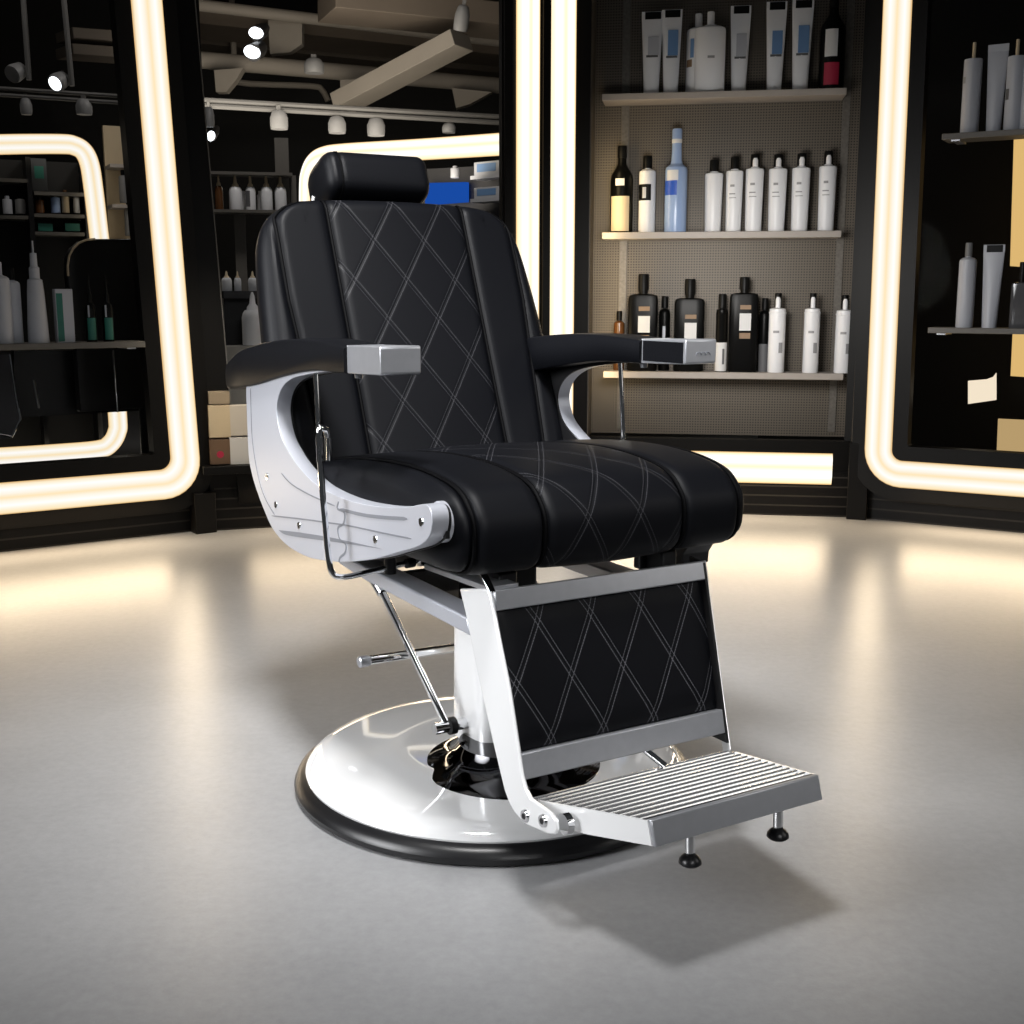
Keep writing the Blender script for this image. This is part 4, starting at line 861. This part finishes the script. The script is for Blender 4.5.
# ledge the cartons stand on
zled = WM.tz(220, 465.5, -.05)[1]
b = MB(); b.poly_prism([(-.01, zled-.03), (.6, zled-.03), (.6, zled), (-.01, zled)], lambda t, z, o: WM.p(t, z, o), -.075, -.0125); tag(b.build('mirror_ledge', BLACKFR, None, bevel=.002), 'narrow dark ledge under the centre mirror', 'ledge')
# reflected backlit frame in the centre mirror
A0 = at(299, 200, 7.2); VF = Wall((A0.x, A0.y), (A0.x+.743, A0.y-.669))
def ribbon(w, pts, width, off, bulge, name, m, n=6):
    P = smooth_path([(0, *w.tz(*p_)) for p_ in pts], n); b = MB(); rows = []; N = 8
    for i in range(N+1):
        row = []
        for j, p_ in enumerate(P):
            t = (P[min(j+1, len(P)-1)]-P[max(j-1, 0)]).normalized(); nn = Vector((0, -t.z, t.y)); q = p_+nn*width*(i/N-.5); row.append(w.p(q.y, q.z, off-bulge*math.sin(PI*i/N)**.6))
        rows.append(row)
    b.grid(rows, uvs=lambda i, j: (j, i/N)); return b.build(name, m)
o = ribbon(VF, [(304.5, 330), (305, 250), (305, 190), (306.5, 174), (312, 163), (323, 156.5), (345, 153.5), (420, 149.5), (520, 143)], .108, 0, .02, 'wall_light', STRIPB); tag(o, 'glowing rounded light frame reflected behind the headrest', 'light')
q = VF.tz(420, 300)
b = MB(); b.poly_prism([VF.tz(312, 170), VF.tz(520, 158), VF.tz(520, 330), VF.tz(312, 330)], lambda t, z, o: VF.p(t, z, o), .25, .3); tag(b.build('display_cabinet', mat('cabinet_dark', (.02, .02, .022), rough=.5), None), 'dark display cabinet inside the reflected light frame', 'cabinet')
b = MB(); b.poly_prism([VF.tz(425, 183, .2), VF.tz(465, 182, .2), VF.tz(465, 202, .2), VF.tz(425, 205, .2)], lambda t, z, o: VF.p(t, z, o), .2, .23); tag(b.build('blue_screen', SCREEN, None), 'bright blue screen beside the headrest', 'screen')
for y0, y1, lab in ((160, 176, 'white box with blue print on the upper shelf beyond the blue screen'), (186, 199, 'white box with blue print on the lower shelf beyond the blue screen')):
    (ta, za), (tb2, zb2) = VF.tz(474, y1, .12), VF.tz(499, y0, .12)
    r = thing('display_box', lab, 'box', VF.p((ta+tb2)/2, za, .12), VF.ang()); b = MB(); b.box((0, .03, (zb2-za)/2), (tb2-ta, .06, zb2-za)); b.build('box_body', GREYW, r, bevel=.002)
    b = MB(); b.box((0, -.001, (zb2-za)*.55), ((tb2-ta)*.75, .002, (zb2-za)*.6)); b.build('print', BLUEL, r)
    o = thing('display_shelf', 'pale shelf under the ' + ('upper' if y0 < 170 else 'lower') + ' blue printed box', 'shelf', VF.p((ta+tb2)/2, za-.018, .12), VF.ang()); b = MB(); b.box((0, .04, .009), ((tb2-ta)*1.2, .1, .018)); b.build('board', GREYW, o)
product(VF, 'small_bottle', 'small pale object on the dark shelf above the blue screen', 'bottle', 'bottle', 455, 178, 166, 9, .15, None, body=GREYW, cap=GREYW)

# --- what the left mirror shows
VL = Wall((-3.6, 4.55), (-1.2, 5.75))
o = ribbon(VL, [(-60, 147), (0, 144.5), (60, 144), (75, 146), (84, 152), (89.5, 164), (93, 185), (99, 235), (110, 330), (117.5, 415), (117, 432), (110, 444), (98, 449.5), (60, 453), (0, 457), (-60, 460)], .083, 0, .015, 'wall_light', STRIP); tag(o, 'glowing rounded light frame reflected in the left mirror', 'light')
VB = Wall((-3.4, 4.8), (-1.1, 5.95))
for (x0, x1, nm, lab) in ((-25, 27, 'display_rack', 'dark rack at the picture edge inside the reflected left light frame'), (33, 83, 'display_rack', 'dark rack with amber bottles inside the reflected left light frame')):
    r = thing(nm, lab, 'rack', VB.p(VB.tz((x0+x1)/2, 240)[0], 0)); inv = Matrix.Translation(-r.location)
    for y in ((178, 215) if x0 < 0 else (192, 214, 232)):
        (ta, za), (tb2, _) = VB.tz(x0, y), VB.tz(x1, y)
        o = wall_prism(VB, [(ta, za-.015), (tb2, za-.015), (tb2, za), (ta, za)], -.05, .1, 'shelf', SHELFD, r); o.matrix_parent_inverse = inv
    ta, tb2 = VB.tz(x0, 200)[0], VB.tz(x1, 200)[0]
    o = wall_prism(VB, [(ta, 0), (tb2, 0), (tb2, 1.45), (ta, 1.45)], .1, .12, 'back_panel', DARKW, r); o.matrix_parent_inverse = inv
    o = wall_prism(VB, [(tb2, 0), (tb2+.02, 0), (tb2+.02, 1.45), (tb2, 1.45)], -.05, .12, 'side_panel', DARKST, r); o.matrix_parent_inverse = inv
for px, yb, yt, wp, m_, cp, lab in ((8, 214, 196, 9, GREYW, GREYW, 'pale bottle on the edge rack in the left mirror'), (21, 214, 196, 10, LAMPG, BLACKP, 'grey bottle right of the pale one on the edge rack'), (40, 213, 197, 9, BROWNG, BLACKP, 'dark amber bottle on the left mirror rack'),
        (56, 213, 194, 9, BLUEG, LAMPG, 'pale blue bottle on the left mirror rack'), (66, 213, 190, 7, CREAM, BROWNG, 'cream bottle with amber top on the left mirror rack'), (77, 213, 194, 6, WHITEL, GREYW, 'thin white bottle at the right end of the left mirror rack')):
    product(VB, 'small_bottle', lab, 'bottle', 'bottle', px, yb, yt, wp, 0, None, body=m_, cap=cp)
(ta, za), (tb2, zb2) = VB.tz(32, 181), VB.tz(46, 161)
r = thing('display_box', 'pale box with teal print above the amber bottles in the left mirror', 'box', VB.p((ta+tb2)/2, VB.tz(40, 192)[1], 0), VB.ang()); b = MB(); b.box((0, .02, (zb2-za)/2+.03), (tb2-ta, .04, zb2-za+.05)); b.build('box_body', mat('dull_grey', (.06, .065, .07), rough=.6), r)
b = MB(); b.box((0, -.001, (zb2-za)/2+.04), ((tb2-ta)*.6, .002, (zb2-za)*.6)); b.build('print', GREEN, r)
for px, lab in ((45, 'teal printed pack low on the left mirror rack'), (72, 'teal printed pack at right of the low left mirror rack shelf')):
    (ta, za), (tb2, zb2) = VB.tz(px-7, 231), VB.tz(px+7, 224)
    r = thing('display_box', lab, 'box', VB.p((ta+tb2)/2, za, -.02), VB.ang()); b = MB(); b.box((0, .02, (zb2-za)/2), (tb2-ta, .04, zb2-za)); b.build('box_body', GREEN, r)
# beige column shelving at the right of the left mirror
col = thing('beige_shelving', 'beige column shelving just left of the light frame edge in the left mirror', 'shelving', VB.p(VB.tz(122, 240)[0], 0)); inv = Matrix.Translation(-col.location)
ta, tb2 = VB.tz(110, 190)[0], VB.tz(140, 190)[0]
o = wall_prism(VB, [(ta, .62), (tb2, .62), (tb2, 1.62), (ta, 1.62)], .1, .13, 'back_panel', WOODB, col); o.matrix_parent_inverse = inv
for y in (165, 205, 240):
    z_ = VB.tz(122, y)[1]; o = wall_prism(VB, [(ta, z_-.015), (tb2, z_-.015), (tb2, z_), (ta, z_)], -.04, .1, 'shelf', SHELF, col); o.matrix_parent_inverse = inv
for px, yb, lab in ((124.5, 203, 'silver bottle on the upper beige shelf in the left mirror'), (130, 236, 'silver bottle on the lower beige shelf in the left mirror')):
    product(VB, 'small_bottle', lab, 'bottle', 'bottle', px, yb, yb-33, 9, .0, None, body=LAMPG, cap=BLACKP)
# track and lamps of the left mirror
VT = 5.2
a, c_ = ext(at(-20, 87, VT), at(126, 96.5, VT), .3, .1); a2, c2 = ext(at(-20, 93.5, VT), at(126, 103, VT), .3, .1)
tr2 = thing('lighting_track', 'double dark lighting track running across the left mirror', 'track', a)
for p0, p1 in ((a, c_), (a2, c2)):
    b = MB(); b.tube([p0-a, p1-a], .008, 8); b.build('rail', mat('dull_track', (.12, .115, .11), rough=.5), tr2)
lamp(26, 106, 11, 14, VT, 'narrow grey track spotlight near the left picture edge', lit=1); lamp(84, 107, 15, 14, VT, 'grey track spotlight above the reflected left light frame')
for (x0, y0), (x1, y1), (bx, by), lab in (((22, -20), (29, 80), (13, 74), 'pole-hung ceiling spotlight nearest the left picture edge'), ((62, -20), (72, 86), (56, 83), 'lit pole-hung ceiling spotlight second from the left picture edge')):
    r = thing('pole_spotlight', lab, 'spotlight', at(x1, y1, 5.0)); p1 = at(x1, y1, 5.0)
    b = MB(); b.tube([Vector((0, 0, 0)), at(x0, y0, 5.0)-p1], .011, 10); b.build('pole', RAILM, r)
    q = at(bx, by, 4.98)-p1; b = MB(); b.lathe([(0, -.006), (.034, -.006), (.036, .01), (.03, .05), (0, .06)], 18); bmesh.ops.transform(b.bm, matrix=Matrix.Translation(q) @ Matrix.Rotation(math.radians(35), 4, 'Y') @ Matrix.Rotation(math.radians(-55), 4, 'X'), verts=b.bm.verts); b.build('lamp_head', LAMPG, r)
    b = MB(); b.lathe([(0, -.008), (.028, -.008), (.028, -.005), (0, -.005)], 18); bmesh.ops.transform(b.bm, matrix=Matrix.Translation(q) @ Matrix.Rotation(math.radians(35), 4, 'Y') @ Matrix.Rotation(math.radians(-55), 4, 'X'), verts=b.bm.verts); b.build('lens', LENS if bx > 20 else LAMPG, r)
for y, lab in ((36, 'faint dark ceiling beam high in the left mirror'), (52, 'faint dark ceiling beam below it in the left mirror')):
    a, c_ = ext(at(70, y, 6.2), at(126, y+4, 6.4), .1, .3); beam('ceiling_beam', lab, 'beam', a, c_, .2, .05, BEAMD)
# black salon chair seen in the left mirror
VK = Wall((-2.2, 4.18), (-1.1, 4.92))
pts = [VK.tz(*p_) for p_ in ((160, 238.5), (92, 239), (80, 241.5), (72, 248), (67.5, 258), (67, 275), (75, 340), (80, 412), (160, 407))]
sc_ = thing('salon_chair', 'black square-backed salon chair seen in the left mirror behind the vials', 'chair', VK.p(.6, 0)); inv = Matrix.Translation(-sc_.location)
o = wall_prism(VK, pts, .0, .05, 'chair_back', mat('gloss_black', (.004, .004, .004), rough=.3), sc_, bevel=.004); o.matrix_parent_inverse = inv
b = MB(); b.tube([VK.p(*VK.tz(*p_), -.002) for p_ in ((95, 239), (86, 240), (79, 243), (73, 248.5), (69, 256), (67.5, 266), (68, 276))], .004, 8); o = b.build('edge_trim', CREAM, sc_); o.matrix_parent_inverse = inv
b = MB(); b.tube([VK.p(*VK.tz(112, 350), -.01), VK.p(*VK.tz(117, 412), -.01)], .003, 8); b.tube([VK.p(*VK.tz(34, 380), 0), VK.p(*VK.tz(39, 408), 0)], .004, 8); o = b.build('chair_leg', CHROME, sc_); o.matrix_parent_inverse = inv
b = MB(); q_ = VK.tz(147, 405); b.tube([VK.p(q_[0], 0, .02), VK.p(q_[0], .03, .02), VK.p(q_[0], .04, .02), VK.p(q_[0], q_[1], .02)], [.1, .1, .028, .026], 16); o = b.build('pedestal', DARKST, sc_); o.matrix_parent_inverse = inv
o = wall_prism(VK, [VK.tz(20, 352), VK.tz(158, 350), VK.tz(158, 412), VK.tz(20, 420)], .1, .14, 'seat_side', mat('gloss_black_b', (.004, .004, .004), rough=.3), sc_); o.matrix_parent_inverse = inv
# acrylic stand at the very left
r = thing('acrylic_stand', 'clear acrylic stand with bright edge at the left picture border', 'stand', VK.p(VK.tz(5, 430)[0], 0)); inv = Matrix.Translation(-r.location)
o = wall_prism(VK, [VK.tz(-25, 355), VK.tz(8, 354), VK.tz(14, 395), VK.tz(19, 420), VK.tz(8, 438), VK.tz(-25, 440)], -.03, -.02, 'panel', mat('grey_acrylic', (.05, .05, .055), rough=.2), r); o.matrix_parent_inverse = inv
b = MB(); b.tube([VK.p(*VK.tz(*p_), -.03) for p_ in ((8, 354), (14, 395), (18.5, 418), (10, 436), (-10, 432))], .005, 8); o = b.build('bright_edge', CHROME, r); o.matrix_parent_inverse = inv

# --- what the right mirror shows
VR = Wall((1.45, 5.35), (2.6, 4.75))
R_ = lambda pts: [VR.tz(*p_) for p_ in pts]
for pts, m_, lab, nm, ct in (([(1014, 132), (1040, 132), (1040, 268), (1010, 266)], STRIPD, 'golden light panel at the right picture edge between the two right shelves', 'wall_light', 'light'), ([(1013, 325), (1040, 325), (1040, 378), (1010.5, 376)], STRIPD, 'golden light panel below the lower right shelf', 'wall_light', 'light'),
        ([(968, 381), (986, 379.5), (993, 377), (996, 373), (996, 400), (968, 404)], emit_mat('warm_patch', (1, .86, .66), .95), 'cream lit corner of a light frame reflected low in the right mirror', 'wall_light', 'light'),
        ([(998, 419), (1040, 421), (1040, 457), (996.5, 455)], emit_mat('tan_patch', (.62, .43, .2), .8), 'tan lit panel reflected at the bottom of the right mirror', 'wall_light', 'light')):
    b = MB(); b.poly_prism(R_(pts), lambda t, z, o: VR.p(t, z, o), 0, .02)
    lay = b.bm.loops.layers.uv.new('UVMap')
    for f_ in b.bm.faces:
        for l in f_.loops: l[lay].uv = (0, min(1, max(0, ((l.vert.co-VR.a).dot(VR.d)-VR.tz(1008, 200)[0])/.14)))
    tag(b.build(nm, m_, None, smooth=False), lab, ct)
b = MB(); b.box((VR.p(.6, 0, .5).x, VR.p(.6, 0, .5).y, 1.2), (2.2, .04, 2.4), Matrix.Rotation(VR.ang(), 3, 'Z')); struct(b.build('wall_rear_right', DARKW, smooth=False))

# ================================================================== LIGHT
def area(name, loc_, tgt, size, power, col=(1, 1, 1), sy=None, spread=None):
    l = bpy.data.lights.new(name, 'AREA'); l.energy = power; l.color = col; l.shape = 'RECTANGLE' if sy else 'DISK'; l.size = size
    if sy: l.size_y = sy
    if spread: l.spread = math.radians(spread)
    o = bpy.data.objects.new(name, l); C.objects.link(o); o.location = loc_
    d = Vector(tgt)-Vector(loc_); o.rotation_euler = d.to_track_quat('-Z', 'Y').to_euler(); return o
area('key_lamp', (-.28, 1.15, 2.9), (-.05, 2.62, 0), .55, 15, (1, .99, .985), spread=55)
area('left_softbox', (-2.3, .9, 1.7), (0, 2.1, .75), 1.6, 16, (.97, .98, 1), sy=1.6, spread=48)
area('front_softbox', (1.1, -1.0, 2.3), (.1, 2.0, .6), 1.4, 3.0, (1, 1, 1), sy=1.2, spread=36)
area('right_softbox', (2.4, 1.3, 1.5), (0.2, 2.1, .5),   .9, 2, (1, .97, .93), sy=1.4, spread=90)
# unseen area lamps added along the light channels to throw their light into the room
WARM = (1, .78, .52)
def channel_lamp(w, t, z, off, length, power, upright=True, drop=0, wd=.09):
    q = w.p(t, z, off); d = w.n+Vector((0, 0, -drop)); l = bpy.data.lights.new('channel_lamp', 'AREA'); l.energy = power; l.color = WARM; l.shape = 'RECTANGLE'
    l.size, l.size_y = (wd, length) if upright else (length, wd)
    o = bpy.data.objects.new('channel_lamp', l); C.objects.link(o); o.location = q; o.rotation_euler = d.to_track_quat('-Z', 'Y').to_euler()
channel_lamp(WL, 1.42, .95, -.09, 1.4, 3.6); channel_lamp(WL, .75, .18, -.10, 1.2, 5.2, False, 1.2)
channel_lamp(WR, .03, .95, -.09, 1.4, 3.6); channel_lamp(WR, .75, .18, -.10, 1.2, 5.2, False, 1.2)
channel_lamp(WM, 1.31, .95, -.05, 1.4, 1.6, True, 0, .2); channel_lamp(WS, .52, .2, -.03, .9, 5.5, False, 1.0); channel_lamp(WM, .65, .2, -.06, 1.0, 3.2, False, 1.2)  # the centre mirror's lower lamp is an added wash, no channel runs there
area('carton_fill', (-.95, 3.95, 1.2), (-1.08, 4.4, .38), .2, .9, (1, .9, .75), spread=60)  # unseen fill added to brighten the cartons
area('shelf_fill', (.45, 3.5, 1.0), (.85, 4.9, .8), .45, 3.1, (1, .97, .93), spread=80)  # added fill hanging unseen before the shelves, low so the top stays darker
area('shelf_side_glow', (.36, 4.80, .95), (.6, 5.0, .95), .05, 1.3, (1, .75, .4), sy=1.0)  # unseen warm fill added inside the recess to tint its left side
area('far_ceiling_fill', (-.9, 6.3, 1.6), (-.7, 7.8, 3.2), 1.4, 15, (1, .9, .76))  # added uplight, no fitting here: lightens the beams behind the centre mirror
area('far_ceiling_fill', (.0, 5.6, 1.9), (-.4, 7.8, 2.9), .5, .5, (1, .92, .8))  # second, weaker uplight added for the same beams
area('far_shelf_fill', (-.8, 4.95, 2.5), (-1.0, 5.9, 1.2), .3, 7, (1, .95, .9))  # unseen fill added for the bottles on the mirrored rack
area('left_mirror_fill', (-2.0, 4.6, 2.4), (-2.4, 5.3, 1.3), .3, 1.2, (1, .95, .9))  # unseen fill added to lift the space behind the left mirror
w = bpy.data.worlds.new('World'); bpy.context.scene.world = w; w.use_nodes = True
w.node_tree.nodes['Background'].inputs[0].default_value = (.9, .95, 1, 1); w.node_tree.nodes['Background'].inputs[1].default_value = .035

# ================================================================== CAMERA
cd = bpy.data.cameras.new('camera'); cam = bpy.data.objects.new('camera', cd); C.objects.link(cam)
cd.sensor_width = 36; cd.sensor_fit = 'HORIZONTAL'; cd.lens = F*36/1024; cd.clip_start = .02
cam.location = EYE; cam.rotation_euler = (PI/2-PITCH, 0, 0)
S = bpy.context.scene; S.camera = cam
S.view_settings.view_transform = 'Standard'; S.view_settings.look = 'None'; S.view_settings.exposure = 0
S.cycles.use_denoising = True
S.cycles.max_bounces = 10; S.cycles.transparent_max_bounces = 12
